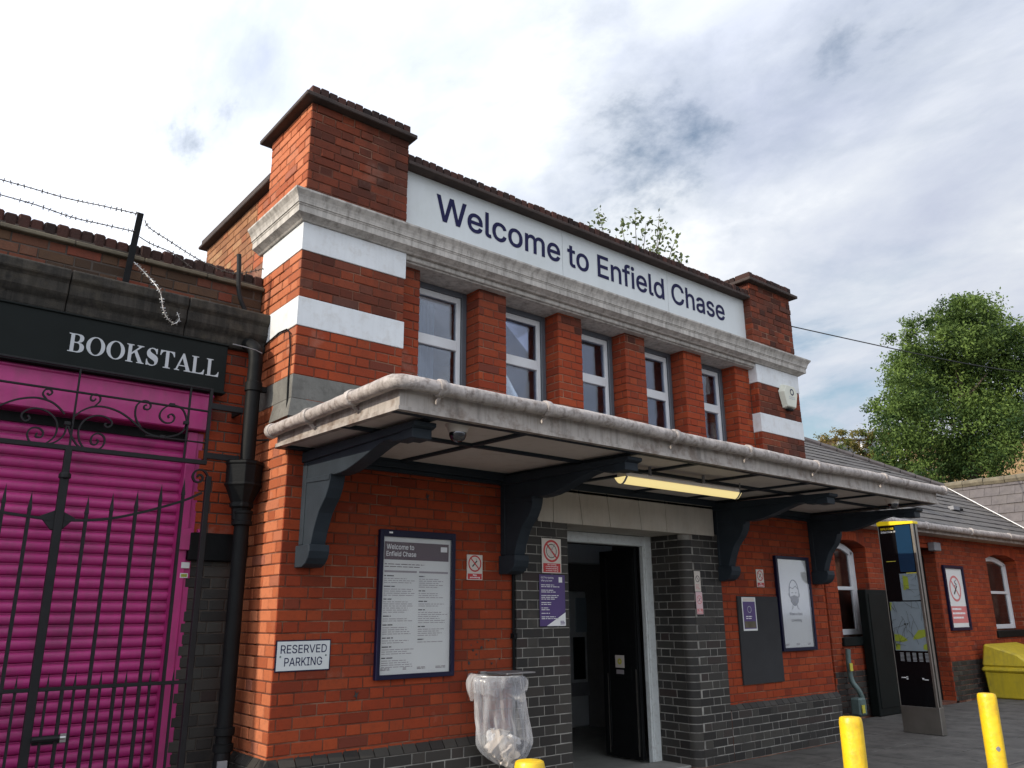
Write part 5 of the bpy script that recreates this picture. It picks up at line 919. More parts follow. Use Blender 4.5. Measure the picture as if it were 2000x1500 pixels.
# ------------------------------------------------------------------ wrought iron gate
GY = .42
def gz(x, y): return at(x/4.167, 700+y/4.167, Y=GY)
def g3(x, y): return at(x*.3, 1050+y*.3, Y=GY)
def smooth_path(pts, k=5):
    out = []; n = len(pts)
    for i in range(n-1):
        p0, p1, p2, p3 = pts[max(i-1, 0)], pts[i], pts[i+1], pts[min(i+2, n-1)]
        for j in range(k):
            t = j/k; out.append(.5*((2*p1)+(p2-p0)*t+(2*p0-5*p1+4*p2-p3)*t*t+(3*p1-p0-3*p2+p3)*t**3))
    return out+[pts[-1]]
def gate():
    r = thing('iron_gate', (-1.0, GY, 0), 'black wrought iron gate with scrollwork and spiked bars before the magenta shutter', 'gate')
    xc = gz(530, 940).x; xr = gz(1680, 700).x; zt = gz(600, 270).z; zb = gz(800, 755).z; XL = -2.3
    def vbar(x, z0, z1, w=.014, d=.014, name='bar'): m = MB(); m.box(x-w/2, x+w/2, GY-d/2, GY+d/2, z0, z1); return m.build(name, 'iron_black', r, bevel=.002)
    def hbar(x0, x1, z, h=.014, d=.02, name='rail'): m = MB(); m.box(x0, x1, GY-d/2, GY+d/2, z-h/2, z+h/2); return m.build(name, 'iron_black', r, bevel=.002)
    ztop = gz(1700, 250).z
    hbar(XL, xr+.012, zt, .012); hbar(XL, xr+.012, zb, .030, .03); hbar(XL, xr+.012, ztop, .014, .02); hbar(gz(1180, 630).x, xr, gz(1400, 655).z, .009)
    vbar(xr, zb-.015, ztop, .022, .022, 'overthrow_post'); x2 = gz(1530, 500).x; vbar(x2, zb, ztop, .014); vbar(xc+.002, zb, ztop, .012)
    for z, a in ((gz(1800, 400).z, .0), (gz(1760, 800).z, .0)): m = MB(); m.box(xr, -.20, GY-.012, GY+.012, z-.022, z+.022); m.box(-.20, -.18, GY-.012, .60, z-.022, z+.022); m.build('wall_bracket', 'iron_black', r, bevel=.003)
    def scroll(pts, w=.010, d=.016, name='scroll', tz=None):
        P = smooth_path([gz(*p) if tz is None else tz(*p) for p in pts]); m = MB()
        n = len(P); vs = []; hw = w/2
        for i, p in enumerate(P):
            t = (P[min(i+1, n-1)]-P[max(i-1, 0)]).normalized(); q = Vector((-t.z, 0, t.x))
            for a, b in ((hw, -d/2), (hw, d/2), (-hw, d/2), (-hw, -d/2)): vs.append(p+q*a+Vector((0, b, 0)))
        m.add(vs, [(4*i+k, 4*i+(k+1) % 4, 4*i+4+(k+1) % 4, 4*i+4+k) for i in range(n-1) for k in range(4)]+[(3, 2, 1, 0), (4*n-4, 4*n-3, 4*n-2, 4*n-1)]); return m.build(name, 'iron_black', r)
    for p in (
        [(610, 470), (660, 430), (750, 395), (850, 395), (960, 430), (1040, 480), (1110, 540), (1200, 610), (1320, 640), (1430, 625), (1490, 590), (1515, 540)],
        [(770, 390), (812, 350), (815, 312), (780, 292), (745, 305), (740, 335), (765, 345), (780, 328)],
        [(1150, 570), (1110, 500), (1100, 440), (1115, 380), (1160, 348), (1205, 352), (1228, 385), (1210, 415), (1175, 410), (1175, 385), (1195, 380)],
        [(1505, 580), (1518, 500), (1490, 420), (1430, 385), (1365, 388), (1312, 430), (1300, 480), (1340, 522), (1395, 522), (1420, 485), (1400, 455), (1370, 465), (1375, 487)],
        [(548, 520), (575, 620), (630, 710), (690, 745)],
        [(690, 745), (645, 670), (640, 580), (685, 505), (770, 468), (850, 475), (905, 510), (905, 545), (870, 560), (850, 540), (865, 528)],
        [(690, 745), (800, 740), (848, 690), (842, 635), (795, 610), (748, 635), (740, 690), (775, 702), (798, 675), (782, 660)],
        [(525, 455), (480, 400), (410, 350), (300, 320), (180, 325), (80, 350), (-20, 390)],
        [(380, 335), (350, 290), (370, 255), (410, 252), (426, 280), (402, 297), (382, 282)],
        [(548, 520), (520, 620), (450, 680), (350, 705)],
        [(350, 705), (440, 640), (465, 550), (440, 480), (370, 425), (280, 405), (200, 430), (172, 470), (200, 508), (240, 490), (225, 462)],
        [(350, 705), (255, 690), (220, 620), (250, 570), (310, 565), (350, 600), (335, 640), (290, 636), (300, 606)]): scroll(p)
    for q in ((548, 530), (300, 700), (720, 752), (1515, 525), (1400, 380), (1320, 640)):
        c = gz(*q); m = MB(); m.box(c.x-.018, c.x+.018, GY-.016, GY+.016, c.z-.012, c.z+.012); m.build('collar', 'iron_black', r, bevel=.003)
    # leaves: meeting stile, hanging stile, swept top rail, bars
    zc = gz(530, 935).z
    m = MB(); m.box(xc-.024, xc+.024, GY-.02, GY+.02, .05, zc); m.box(xc-.020, xc+.020, GY-.018, GY+.018, zc, zb); m.lathe((xc, GY, zc-.02), [(.02, -.02), (.036, -.01), (.036, .015), (.022, .03)], 12)
    c = gz(465, 1305); m.prism([(c.x-.10, GY-.008, c.z+.01), (c.x, GY-.008, c.z+.06), (c.x+.10, GY-.008, c.z+.01), (c.x+.03, GY-.008, c.z-.07), (c.x-.03, GY-.008, c.z-.07)], (0, .016, 0)); m.build('stile', 'iron_black', r, bevel=.003)
    xh = gz(1675, 1200).x; m = MB(); m.box(xh-.018, xh+.018, GY-.018, GY+.018, .05, gz(1680, 960).z); m.build('stile', 'iron_black', r, bevel=.003)
    m = MB(); m.box(-2.3, -2.26, GY-.018, GY+.018, .05, 2.3); m.build('stile', 'iron_black', r)
    scroll([(520, 1315), (700, 1318), (900, 1303), (1100, 1265), (1300, 1215), (1500, 1155), (1640, 1095)], .016, .022, 'top_rail'); scroll([(-260, 1200), (-100, 1225), (0, 1250), (230, 1285), (410, 1312)], .016, .022, 'top_rail')
    scroll([(1675, 1110), (1690, 1020), (1690, 960), (1655, 912), (1600, 912), (1568, 955), (1585, 1000), (1630, 1005), (1650, 970), (1625, 945), (1605, 965)], .012, .02)
    def picket(x, ztip, z0, w=.019):
        m = MB(); m.box(x-w/2, x+w/2, GY-w/2, GY+w/2, z0, ztip-.12); h = w*.62
        m.add([(x-h, GY-h, ztip-.12), (x+h, GY-h, ztip-.12), (x+h, GY+h, ztip-.12), (x-h, GY+h, ztip-.12), (x, GY, ztip)], [(0, 1, 2, 3), (0, 1, 4), (1, 2, 4), (2, 3, 4), (3, 0, 4)]); m.build('spiked_bar', 'iron_black', r)
    for q in ((725, 1110), (925, 1090), (1125, 1070), (1320, 1020), (1505, 970), (265, 1070), (55, 1010)): c = gz(*q); picket(c.x, c.z, .08)
    for k in range(1, 4): c = gz(55, 1010); picket(c.x-.117*k, c.z+.03*k, .08)
    for px, py in ((35, 1314), (97, 1311), (150, 1306.5), (200, 1305), (249, 1305), (296, 1303.5), (341, 1302), (-30, 1316)): c = at(px, py, Y=GY); picket(c.x, c.z, .08, .014)
    hbar(-2.28, xh, g3(600, 972).z, .022, .026); hbar(-2.28, xh, .10, .03, .03)
    a, b = at(60, 1446, Y=GY-.03), at(128, 1432, Y=GY-.03); m = MB(); m.tube([(xc+.02, GY-.03, a.z), (b.x-.03, GY-.03, a.z)], .016, 8); m.build('bolt', 'iron_black', r, smooth=True); m = MB(); m.tube([(b.x-.03, GY-.03, a.z), (b.x, GY-.03, a.z)], .012, 8); m.build('bolt_tip', 'galvanised', r)
gate()
# ------------------------------------------------------------------ rainwater pipe
def downpipe():
    x, y = -.130, .39; r = thing('drainpipe', (x, y, 0), 'black cast iron rainwater pipe with hopper in the corner beside the station front', 'drainpipe')
    m = MB(); m.tube(smooth_path([Vector(p) for p in ((x-.01, .60, 3.40), (x-.01, .50, 3.37), (x-.005, .41, 3.31), (x, y, 3.22), (x, y, 3.10), (x, y, 2.44))]), .052, 16); m.build('upper_pipe', 'black_paint', r, smooth=True)
    m = MB(); m.lathe((x, y, 3.02), [(.052, -.04), (.062, -.035), (.062, .03), (.052, .035)], 18); m.box(x+.05, x+.10, y-.015, y+.02, 2.99, 3.03); m.build('socket', 'black_paint', r, smooth=True)
    m = MB(); X0, X1, Y0, Y1 = x-.14, x+.12, y-.11, y+.13
    def lev(z, k, kk=None): c = ((X0+X1)/2, (Y0+Y1)/2); hx, hy = (X1-X0)/2*k, (Y1-Y0)/2*k; b = .3; return [(c[0]+sx*hx*(b if f else 1), c[1]+sy*hy*(1 if f else b), z) for sx, sy, f in ((-1, -1, 1), (1, -1, 1), (1, -1, 0), (1, 1, 0), (1, 1, 1), (-1, 1, 1), (-1, 1, 0), (-1, -1, 0))]
    L = [lev(2.455, .98), lev(2.435, 1.0), lev(2.425, .94), lev(2.30, .92), lev(2.285, .98), lev(2.27, .90), lev(2.16, .56), lev(2.15, .62), lev(2.13, .62), lev(2.12, .50), lev(2.04, .46)]
    vs = [p for l in L for p in l]; m.add(vs, [(8*i+k, 8*i+(k+1) % 8, 8*i+8+(k+1) % 8, 8*i+8+k) for i in range(len(L)-1) for k in range(8)]+[tuple(range(8)), tuple(8*(len(L)-1)+k for k in range(8))]); m.build('hopper', 'black_paint', r, bevel=.003)
    m = MB(); m.lathe((x, y, 2.05), [(.062, -.05), (.070, -.045), (.070, -.02), (.064, -.015), (.064, .03), (.070, .035), (.070, .05), (.06, .055)], 18); m.build('socket', 'black_paint', r, smooth=True)
    m = MB(); m.tube(smooth_path([Vector(p) for p in ((x, y, 2.06), (x, y, 1.4), (x, y, .62), (x-.005, y-.01, .52), (x-.03, y-.06, .44), (x-.06, y-.10, .38), (x-.065, y-.11, .2), (x-.065, y-.11, .0))]), .052, 16); m.build('lower_pipe', 'black_paint', r, smooth=True)
    m = MB()
    for z in (.66, .56): m.lathe((x, y, z), [(.052, -.03), (.066, -.025), (.066, .02), (.052, .025)], 18)
    m.build('socket', 'black_paint', r, smooth=True)
    m = MB(); c = Vector((x-.055, y-.15, .46)); m.box(c.x-.03, c.x+.03, c.y-.01, c.y+.01, c.z-.06, c.z+.04); m.build('pale_label', 'lead_grey', r)
    m = MB(); m.tube([(x+.04, y, 2.62), (-.005, y-.06, 2.625)], .007, 6); m.build('pipe_stay', 'black_paint', r)
downpipe()
# ------------------------------------------------------------------ barbed wire and its posts
def wire(pts, name_label, matn='rust_wire', barb=.036, seed=1, dense=True):
    P = smooth_path(pts, 8); m = MB(); m.tube(P, .004, 5); rn = random.Random(seed); L = 0; nxt = barb
    for i in range(1, len(P)):
        d = P[i]-P[i-1]; t = d.normalized(); l = d.length
        while L+l > nxt:
            p = P[i-1]+t*(nxt-L); 
            for _ in range(2):
                q = Vector((rn.uniform(-1, 1), rn.uniform(-1, 1), rn.uniform(-1, 1))); q = (q-t*q.dot(t)*.7).normalized()*.017; m.tube([p-q, p+q], .0028, 3)
            nxt += barb*rn.uniform(.8, 1.2)
        L += l
    o = m.build('barbed_wire', matn); return tag(o, name_label, 'barbed wire', 'strands of barbed wire over the bookstall')
def wires():
    Y = .60
    r = thing('wire_post', (-1.03, Y, 3.65), 'slanting dark angle iron post holding barbed wire above the BOOKSTALL sign', 'post'); m = MB(); a, b = at(245, 552, Y=Y), at(275, 416, Y=Y)
    m.hexa([a+Vector((-.022, -.003, 0)), a+Vector((.022, -.003, 0)), a+Vector((.022, .003, 0)), a+Vector((-.022, .003, 0)), b+Vector((-.022, -.003, 0)), b+Vector((.022, -.003, 0)), b+Vector((.022, .003, 0)), b+Vector((-.022, .003, 0))])
    m.hexa([a+Vector((.016, 0, 0)), a+Vector((.022, 0, 0)), a+Vector((.022, .04, 0)), a+Vector((.016, .04, 0)), b+Vector((.016, 0, 0)), b+Vector((.022, 0, 0)), b+Vector((.022, .04, 0)), b+Vector((.016, .04, 0))]); m.build('angle_iron', 'black_paint', r)
    pts = [at(*p, Y=.56) for p in ((467, 497), (467, 520), (466, 560), (470, 585), (479, 606))]; m = MB(); m.tube(smooth_path(pts), .018, 10); tag(m.build('vent_pipe', 'iron_black'), 'short bent black pipe standing on the bookstall cornice beside the white band', 'pipe')
    A = lambda *q: [at(*p, Y=Y-.01) for p in q]
    wire(A((-60, 330), (0, 350), (60, 367), (130, 387), (200, 402), (270, 418)), 'upper strand of barbed wire reaching the slanting post from the left', seed=1)
    wire(A((-60, 362), (0, 380), (70, 400), (140, 424), (200, 438), (262, 452)), 'lower strand of barbed wire reaching the slanting post from the left', seed=2)
    wire(A((283, 430), (292, 445), (330, 470), (370, 496), (402, 514), (440, 530), (470, 534), (515, 525)), 'upper strand sagging from the slanting post towards the station corner', seed=3)
    wire(A((272, 462), (295, 476), (335, 493), (352, 506), (375, 523)), 'lower strand sagging from the slanting post onto the coping', seed=4)
    wire([at(262, 512, Y=.56), at(285, 535, Y=.52), at(308, 562, Y=.46), at(315, 580, Y=.45), at(319, 605, Y=.45), at(327, 622, Y=.45), at(340, 632, Y=.45), at(350, 624, Y=.45), at(346, 610, Y=.45)], 'loose end of barbed wire dangling in a hook before the cornice', 'galvanised', .022, 5)
wires()
# ================================================================== low wing to the right
def wing():
    r = thing('station_wing', (12, .9, 0), 'low red brick wing with slate roof and white sash windows to the right', 'building'); Yf, Yr = .9, 1.12
    rec = [(7.2, 8.40), (8.72, 9.62), (10.75, 11.95), (14.0, 15.4)]   # recessed bays
    c = MB(); g = .006; c.box(6.4, 22, Yr+g, 1.6, -.1, 2.9); xs = [6.82]+[v for q in rec for v in q]+[22]
    for a, b in zip(xs[0::2], xs[1::2]): c.box(a+g, b-g, Yf+g, Yr+.1, -.1, 2.72)
    for a, b in rec: c.box(a-.1, b+.1, Yf+g, Yr+.1, -.1, .95 if a > 8.5 and a < 14.5 and a != 10.75 else 0.01); c.box(a-.1, b+.1, Yf+g, Yr+.1, 2.5, 2.72)
    c.build('wall', 'red_mortar', r)
    w = Wall()
    def sp(z):
        m = 'engineering_brick' if z < .6 else 'red_brick'; out = []; x = 6.82
        for a, b in rec:
            top = 2.42; low = .95 if a in (8.72, 14.0) else 0
            if low < z < top: out.append((x, a, m)); x = b
            else: pass
        out.append((x, 18.5, m)); return out
    w.face((0, Yf), XP, NF, 0, 2.70, sp)
    for a, b in rec:
        w.face((0, Yr), XP, NF, 0, 2.42, lambda z: [(a, b, 'engineering_brick' if z < .6 else 'red_brick')] if not (a in (8.72, 14.0)) else [])
        w.face((b, Yr), UL, NL, 0, 2.42, lambda z: [(0, Yr-Yf, 'red_brick')]); w.face((a, Yf), UR, NR, 0, 2.42, lambda z: [(0, Yr-Yf, 'red_brick')])
    w.emit(r, 300)
    m = MB(); m.box(6.82, 18.5, Yf-.02, Yf-.004, .58, .62)
    # windows
    for a, b, z0, z1 in ((8.72, 9.62, 1.07, 2.42), (14.0, 15.4, 1.07, 2.42)):
        m = MB(); A, B = a+.01, b-.01; y = Yr-.03; n = 8; t_ = .10; zs = z1-.16
        m.box(A, A+t_, y, y+.06, z0, zs); m.box(B-t_, B, y, y+.06, z0, zs); m.box(A+t_, B-t_, y, y+.06, z0, z0+.08)
        arc = [(A+(B-A)*k/n, zs+(.13*math.sin(math.pi*k/n))) for k in range(n+1)]; inn = [(A+t_+(B-A-2*t_)*k/n, zs-.06+.10*math.sin(math.pi*k/n)) for k in range(n+1)]
        m.prism([(p, y, q) for p, q in arc]+[(p, y, q) for p, q in reversed(inn)], (0, .06, 0)); wd = m.build('window', 'window_white', r, bevel=.006)
        m = MB(); m.box(A+t_, B-t_, y+.0, y+.05, 1.70, 1.75); m.box(A+t_, A+t_+.04, y+.01, y+.05, z0+.08, zs-.03); m.box(B-t_-.04, B-t_, y+.01, y+.05, z0+.08, zs-.03); m.build('sash', 'window_white', wd, bevel=.003)
        for za, zb in ((z0+.08, 1.70), (1.75, zs)): m = MB(); m.box(A+t_+.04, B-t_-.04, y+.03, y+.036, za, zb); m.build('pane', 'window_glass', wd)
        m = MB(); k = 0; z = z0+.12
        while a > 10 and z < zs: m.box(A+t_+.04, B-t_-.04, y+.07, y+.09, z, z+.035); z += .055
        if a > 10: m.build('blind', 'window_white', wd)
        m = MB(); m.box(a-.06, b+.06, Yf-.04, Yr, .93, 1.045); m.build('sill', 'shopfront_black', r, bevel=.01)
        # segmental arch bricks over the recess
        k = 12; 
        for i in range(k):
            u0, u1 = a+(b-a)*i/k+.004, a+(b-a)*(i+1)/k-.004; h = lambda u: .10*math.sin(math.pi*(u-a)/(b-a)); m = MB()
            m.hexa([(u0, Yf-.002, z1-.10+h(u0)), (u1, Yf-.002, z1-.10+h(u1)), (u1, Yr, z1-.10+h(u1)), (u0, Yr, z1-.10+h(u0)), (u0, Yf-.002, z1+.105), (u1, Yf-.002, z1+.105), (u1, Yr, z1+.105), (u0, Yr, z1+.105)]); m.t = [random.random()]*8; m.build('arch_brick', 'red_brick', r, tone=True)
    m = MB(); m.box(10.76, 11.94, Yr-.02, Yr+.0, 0, 2.3); m.build('door', 'black_paint', r)
    # eaves: fascia and gutter
    m = MB(); m.box(6.82, 19, .62, .66, 2.60, 2.74); m.box(6.82, 19, .66, .9, 2.60, 2.615); m.build('fascia', 'fascia_paint', r); m = MB(); pts = [Vector((6.83+12*t, .555, 2.70-.0*t+.005*math.sin(11*t))) for t in np.linspace(0, 1, 30)]; m.tube(pts, .055, 12)
    for k in range(2, 30, 4): m.lathe(pts[k]-Vector((.03, 0, 0)), [(.055, 0), (.066, .006), (.066, .054), (.055, .06)], 12, (1, 0, 0))
    m.build('gutter', 'peeling_gutter_paint', r, smooth=True)
    # main slope (facing the camera) and the cross roof beyond it
    th = math.radians(34); p0 = Vector((0, .55, 2.735)); nA = Vector((0, -math.sin(th), math.cos(th))); sl = Vector((0, math.cos(th), math.sin(th)))
    P1 = at_plane(1500, 837, p0, nA); P2 = at_plane(1844, 953, p0, nA); P3 = at_plane(2000, 1035, p0, nA); v = (P3-P2).normalized(); Pe = P2+v*((P2.z-2.735)/(-v.z)); E0 = Vector((6.83, .55, 2.735)); P0 = Vector((6.83, P1.y, P1.z))
    P0 = P1+(P1-P2).normalized()*max(0, (P1.x-6.83)/max(1e-3, (P2-P1).normalized().x))*1.0
    polyA = [E0, Pe, P2, P0]; dn = Vector((0, .02, -.05)); m = MB(); m.prism(polyA, dn); back = Vector((0, 4.5, -2.6)); m.add([P0, P2, P2+back, P0+back], [(0, 1, 2, 3)]); rf = m.build('roof', 'slate', r)
    def inside(p, poly, n):
        for i in range(len(poly)):
            a, b = poly[i], poly[(i+1) % len(poly)]
            if (b-a).cross(p-a).dot(n) < -.02: return False
        return True
    def slates(poly, n, o, ux, us, L0, L1, S1, matn, name):
        its = []; g = .22; wd = .30; j = 0; s_ = 0.
        while s_ < S1:
            x = L0+(wd/2 if j % 2 else 0)
            while x < L1:
                c = o+ux*(x+wd/2)+us*(s_+g/2)
                if inside(c, poly, n): its.append((c, x, s_))
                x += wd
            s_ += g; j += 1
        def sz(t):
            q = proj(t[0]); return 0 if q is None or not (0 < q[0] < 2005 and 0 < q[1] < 1500) else 1/(t[0]-CAM).length_squared
        its.sort(key=sz, reverse=True); rest = MB()
        bv = [(-.147, 0), (.147, 0), (.147, .25), (-.147, .25)]
        def slab(c, jx): 
            lo = c-us*(g/2)+n*(.018+jx); hi = c+us*(g/2+.03)+n*(.004)
            return [lo-ux*.147, lo+ux*.147, hi+ux*.147, hi-ux*.147], [lo-ux*.147-n*.010, lo+ux*.147-n*.010, hi+ux*.147-n*.004, hi-ux*.147-n*.004]
        cm = {}
        for i, (c, x, s_) in enumerate(its):
            jx = round(random.choice((0, .001, .003, .005, .012 if random.random() < .15 else 0)), 3)
            if i < 300 and sz(its[i]) > 0:
                if jx not in cm:
                    a, b = slab(Vector((0, 0, 0)), jx); q = MB(); q.hexa(b+a); cm[jx] = q.mesh(name, matn)
                ob = bpy.data.objects.new(name, cm[jx]); ob.location = c; link(ob, rf)
            else: a, b = slab(c, jx); rest.hexa(b+a)
        if rest.v: rest.build(name+'s', matn, rf, kind='stuff')
    slates(polyA, nA, Vector((0, .55, 2.735)), Vector((1, 0, 0)), sl, 6.85, 18, 6, 'slate', 'slate')
    # ridge tiles down the falling top line
    dr = (P2-P0); k = int(dr.length/.42)
    for i in range(k): a = P0+dr*(i/k)+Vector((0, 0, .015)); b = P0+dr*((i+1)/k-.004)+Vector((0, 0, .02)); m = MB(); m.tube([a, b], [.075, .08], 8); m.build('ridge_tile', 'slate_pale', rf)
    # cross roof: plane through the valley, ridge parallel to Y
    yd = Vector((0, -1, 0)); nB = v.cross(yd).normalized(); nB = nB if nB.z > 0 else -nB; R1 = P2+yd*5.5; usB = (v-yd*v.dot(yd)).normalized()*-1; dnl = (P2.z-2.735)/usB.z; Eb = R1-usB*dnl
    polyB = [Pe, P2, R1, Eb]
    if (P2-Pe).cross(R1-P2).dot(nB) < 0: polyB = polyB[::-1]
    m = MB(); m.prism(polyB, (0.03, 0, -.06)); m.add([P2, R1, R1+Vector((4, 0, -2.6)), P2+Vector((4, 0, -2.6))], [(0, 1, 2, 3)]); rb = m.build('cross_roof', 'slate_pale', r)
    rf2 = rf; rf_ = rb; its = MB(); j = 0; s_ = 0; oB = R1-usB*dnl; Ly = 6.5
    singles = 0
    while s_ < dnl+.1:
        x = (.15 if j % 2 else 0)-.3
        while x < Ly+4:
            c = oB-yd*(x+.15)+usB*(s_+.11)
            if inside(c, polyB, nB):
                ux = -yd; lo = c-usB*.11+nB*(.018+random.choice((0, .002, .004, .01))); hi = c+usB*.14+nB*.004; b4 = [lo-ux*.147-nB*.01, lo+ux*.147-nB*.01, hi+ux*.147-nB*.004, hi-ux*.147-nB*.004, lo-ux*.147, lo+ux*.147, hi+ux*.147, hi-ux*.147]
                q = proj(c)
                if q and q[0] < 2005 and singles < 280: m = MB(); m.hexa(b4); m.build('slate', 'slate_pale', rb); singles += 1
                else: its.hexa(b4)
            x += .30
        s_ += .22; j += 1
    if its.v: its.build('slates', 'slate_pale', rb, kind='stuff')
    k = 13
    for i in range(k): a = P2+yd*(5.5*i/k)+Vector((0, 0, .02)); b = P2+yd*(5.5*(i+1)/k-.01)+Vector((0, 0, .024+.01*math.sin(i*2.1))); m = MB(); m.tube([a, b], [.085, .09], 8); m.build('ridge_tile', 'lichen_ridge', rb)
    m = MB(); m.bar(P2+v*.1+nA*.04, Pe+nA*.04, .10, .012, up=tuple(nA)); m.build('valley_flashing', 'white_print', r, label='white valley flashing between the two slate slopes')
    c = at_plane(1868, 999, p0, nA); m = MB(); m.box(c.x-.22, c.x+.05, c.y-.05, c.y+.05, c.z+.02, c.z+.09); m.build('roof_vent', 'lead_grey', r); m = MB(); m.box(c.x+.06, c.x+.16, c.y-.06, c.y+.04, c.z+.02, c.z+.06); m.build('vent_gap', 'black_paint', r)
    # projecting cross wing wall
    m = MB(); m.box(Eb.x+.3, Eb.x+4, -4.4, .9, -.1, 2.7); m.build('cross_wall', 'red_mortar', r)
    # little lamp under the eaves
    c = at(1822, 1068, Y=.86); r2 = thing('wall_lamp', (c.x, .88, c.z), 'small grey box lamp under the eaves of the low wing behind the black totem', 'lamp'); m = MB(); m.box(c.x-.12, c.x+.12, .78, .892, c.z-.07, c.z+.07); m.build('housing', 'lead_grey', r2, bevel=.01)
wing()
def wing_bits():
    r = frame_case('poster_case', 'framed no smoking poster on the low wing beside its far window', 12.10, 12.86, 1.08, 2.14, .895, 'navy_frame', .05, cat='poster'); y = .88; cx = 12.48
    ring(r, 'prohibition_ring', 'faded_red', cx, 1.76, .215, .035, y-.0); cigarette(r, cx, 1.74, .10, y-.001); m = MB(); m.tube([(cx-.02, y-.001, 1.80), (cx+.03, y-.001, 1.84), (cx-.01, y-.001, 1.87), (cx+.05, y-.001, 1.90)], .010, 5); m.build('smoke_symbol', 'ink_grey', r)
    rect(r, 'caption_band', 'faded_red', 12.16, 12.80, 1.20, 1.47, y); strokes(r, 12.24, 12.72, 1.41, 3, .07, y-.001, 'white_print', .03)
    # black cabinet
    a, b = at(1690, 1151, Y=.74), at(1752, 1147, Y=.74); r = thing('cabinet', ((a.x+b.x)/2, .6, 0), 'tall plain black cabinet behind the totem against the low wing wall', 'cabinet'); m = MB(); m.box(a.x, b.x+.25, .74, .87, 0, a.z); m.build('body', 'shopfront_black', r, bevel=.01); m = MB(); m.box(a.x+.05, b.x+.2, .73, .7395, .1, a.z-.06); m.build('door', 'shopfront_black', r, bevel=.003)
    # grey green service pipe with tags
    def q(px, py, Y): return at(px, py, Y=Y)
    r = thing('service_pipe', (8.2, .7, 0), 'grey green service pipe with yellow tags at the wing wall by the building corner', 'pipe'); P = smooth_path([q(1656, 1268, .82), q(1658, 1300, .82), q(1664, 1330, .80), q(1678, 1350, .72), q(1686, 1372, .70), q(1688, 1396, .70)]); m = MB(); m.tube(P, .035, 10); m.build('pipe', 'green_pipe', r, smooth=True)
    c = q(1676, 1375, .70); m = MB(); m.box(c.x-.10, c.x+.08, .62, .76, c.z-.14, c.z+.08); m.build('valve_box', 'green_pipe', r, bevel=.02)
    for px, py, Y in ((1662, 1303, .77), (1686, 1385, .61)): c = q(px, py, Y); m = MB(); m.box(c.x-.035, c.x+.035, Y-.01, Y, c.z-.05, c.z+.05); m.build('tag', 'yellow_sticker', r)
    # totem
    X = 7.95; yA, yB = -.17, -.60; zt = 2.44; r = thing('map_totem', (8.05, -.4, 0), 'tall black wayfinding totem with local maps and a yellow top beside the station', 'totem')
    m = MB(); m.box(X+.004, X+.10, yB+.02, yA-.0, .30, zt); m.build('core', 'totem_black', r, bevel=.003); m = MB(); m.box(X-.004, X+.11, yB-.02, yA+.01, 0, .30); m.build('plinth', 'steel', r, bevel=.004)
    m = MB(); m.box(X-.006, X+.02, yB-.012, yB+.018, .30, zt); m.box(X+.06, X+.11, yB-.012, yB+.018, .30, zt); m.box(X-.004, X+.01, yA, yA+.008, .30, zt); m.build('edge_trim', 'steel', r, bevel=.002)
    m = MB(); m.hexa([(X-.01, yB-.02, zt), (X+.12, yB-.02, zt), (X+.12, yA+.01, zt), (X-.01, yA+.01, zt), (X-.01, yB-.02, zt+.03), (X+.12, yB-.02, zt+.03), (X+.12, yA+.01, zt+.06), (X-.01, yA+.01, zt+.06)]); m.build('top_cap', 'totem_yellow', r)
    rect(r, 'blue_panel', 'totem_blue', yB+.03, yB+.22, 1.86, zt-.01, 0, X=X+.002)
    def tx(s_, ya, yb, z0, z1, mt): text_mesh(s_, ya, yb, z0, z1, 0, mt, 'lettering', r, .01, axis='Y', X=X-.002)
    def txr(s_, ya, yb, z0, z1, mt): o = text_mesh(s_, yb, ya, z0, z1, 0, mt, 'lettering', r, .01, axis='Y', X=X-.002); return o
    txr('ENFIELD CHASE', -.365, -.20, zt-.055, zt-.03, 'totem_yellow'); txr('Enfield Chase', -.345, -.20, zt-.095, zt-.068, 'white_print')
    m = MB(); 
    for dz in (-.006, .006): m.add([(X-.002, -.36, zt-.081+dz-.002), (X-.002, -.385, zt-.081+dz-.002), (X-.002, -.385, zt-.081+dz+.002), (X-.002, -.36, zt-.081+dz+.002)], [(0, 1, 2, 3)])
    m.add([(X-.002, -.365, zt-.09), (X-.002, -.368, zt-.09), (X-.002, -.382, zt-.072), (X-.002, -.379, zt-.072)], [(0, 1, 2, 3)]); m.build('rail_symbol', 'white_print', r)
    rect(r, 'small_map', 'map_grey', -.585, -.36, 1.52, 1.84, 0, X=X+.001); rect(r, 'large_map', 'map_grey', -.585, -.19, .93, 1.505, 0, X=X+.001); rect(r, 'map_header', 'yellow_sticker', -.585, -.45, 1.838, 1.85, 0, X=X-.0005)
    def blob(pts, mt, nm, e=.0006): m = MB(); m.add([(X-e, y, z) for y, z in pts], [tuple(range(len(pts)))]); m.build(nm, mt, r)
    blob([(-.20, 1.12), (-.27, 1.12), (-.33, 1.08), (-.36, 1.05), (-.30, 1.03), (-.20, 1.04)], 'map_green', 'park_area'); blob([(-.585, 1.18), (-.50, 1.17), (-.44, 1.10), (-.42, 1.06), (-.50, 1.07), (-.585, 1.10)], 'map_green', 'park_area')
    blob([(-.20, 1.02), (-.26, 1.0), (-.25, .94), (-.20, .94)], 'map_green', 'park_area'); blob([(-.585, 1.02), (-.54, 1.0), (-.53, .95), (-.585, .94)], 'map_green', 'park_area'); blob([(-.40, 1.82), (-.46, 1.80), (-.46, 1.66), (-.39, 1.64)], 'map_green', 'park_area'); blob([(-.19, 1.50), (-.22, 1.5), (-.20, 1.40), (-.19, 1.40)], 'map_green', 'park_area')
    rn = random.Random(4); m = MB()
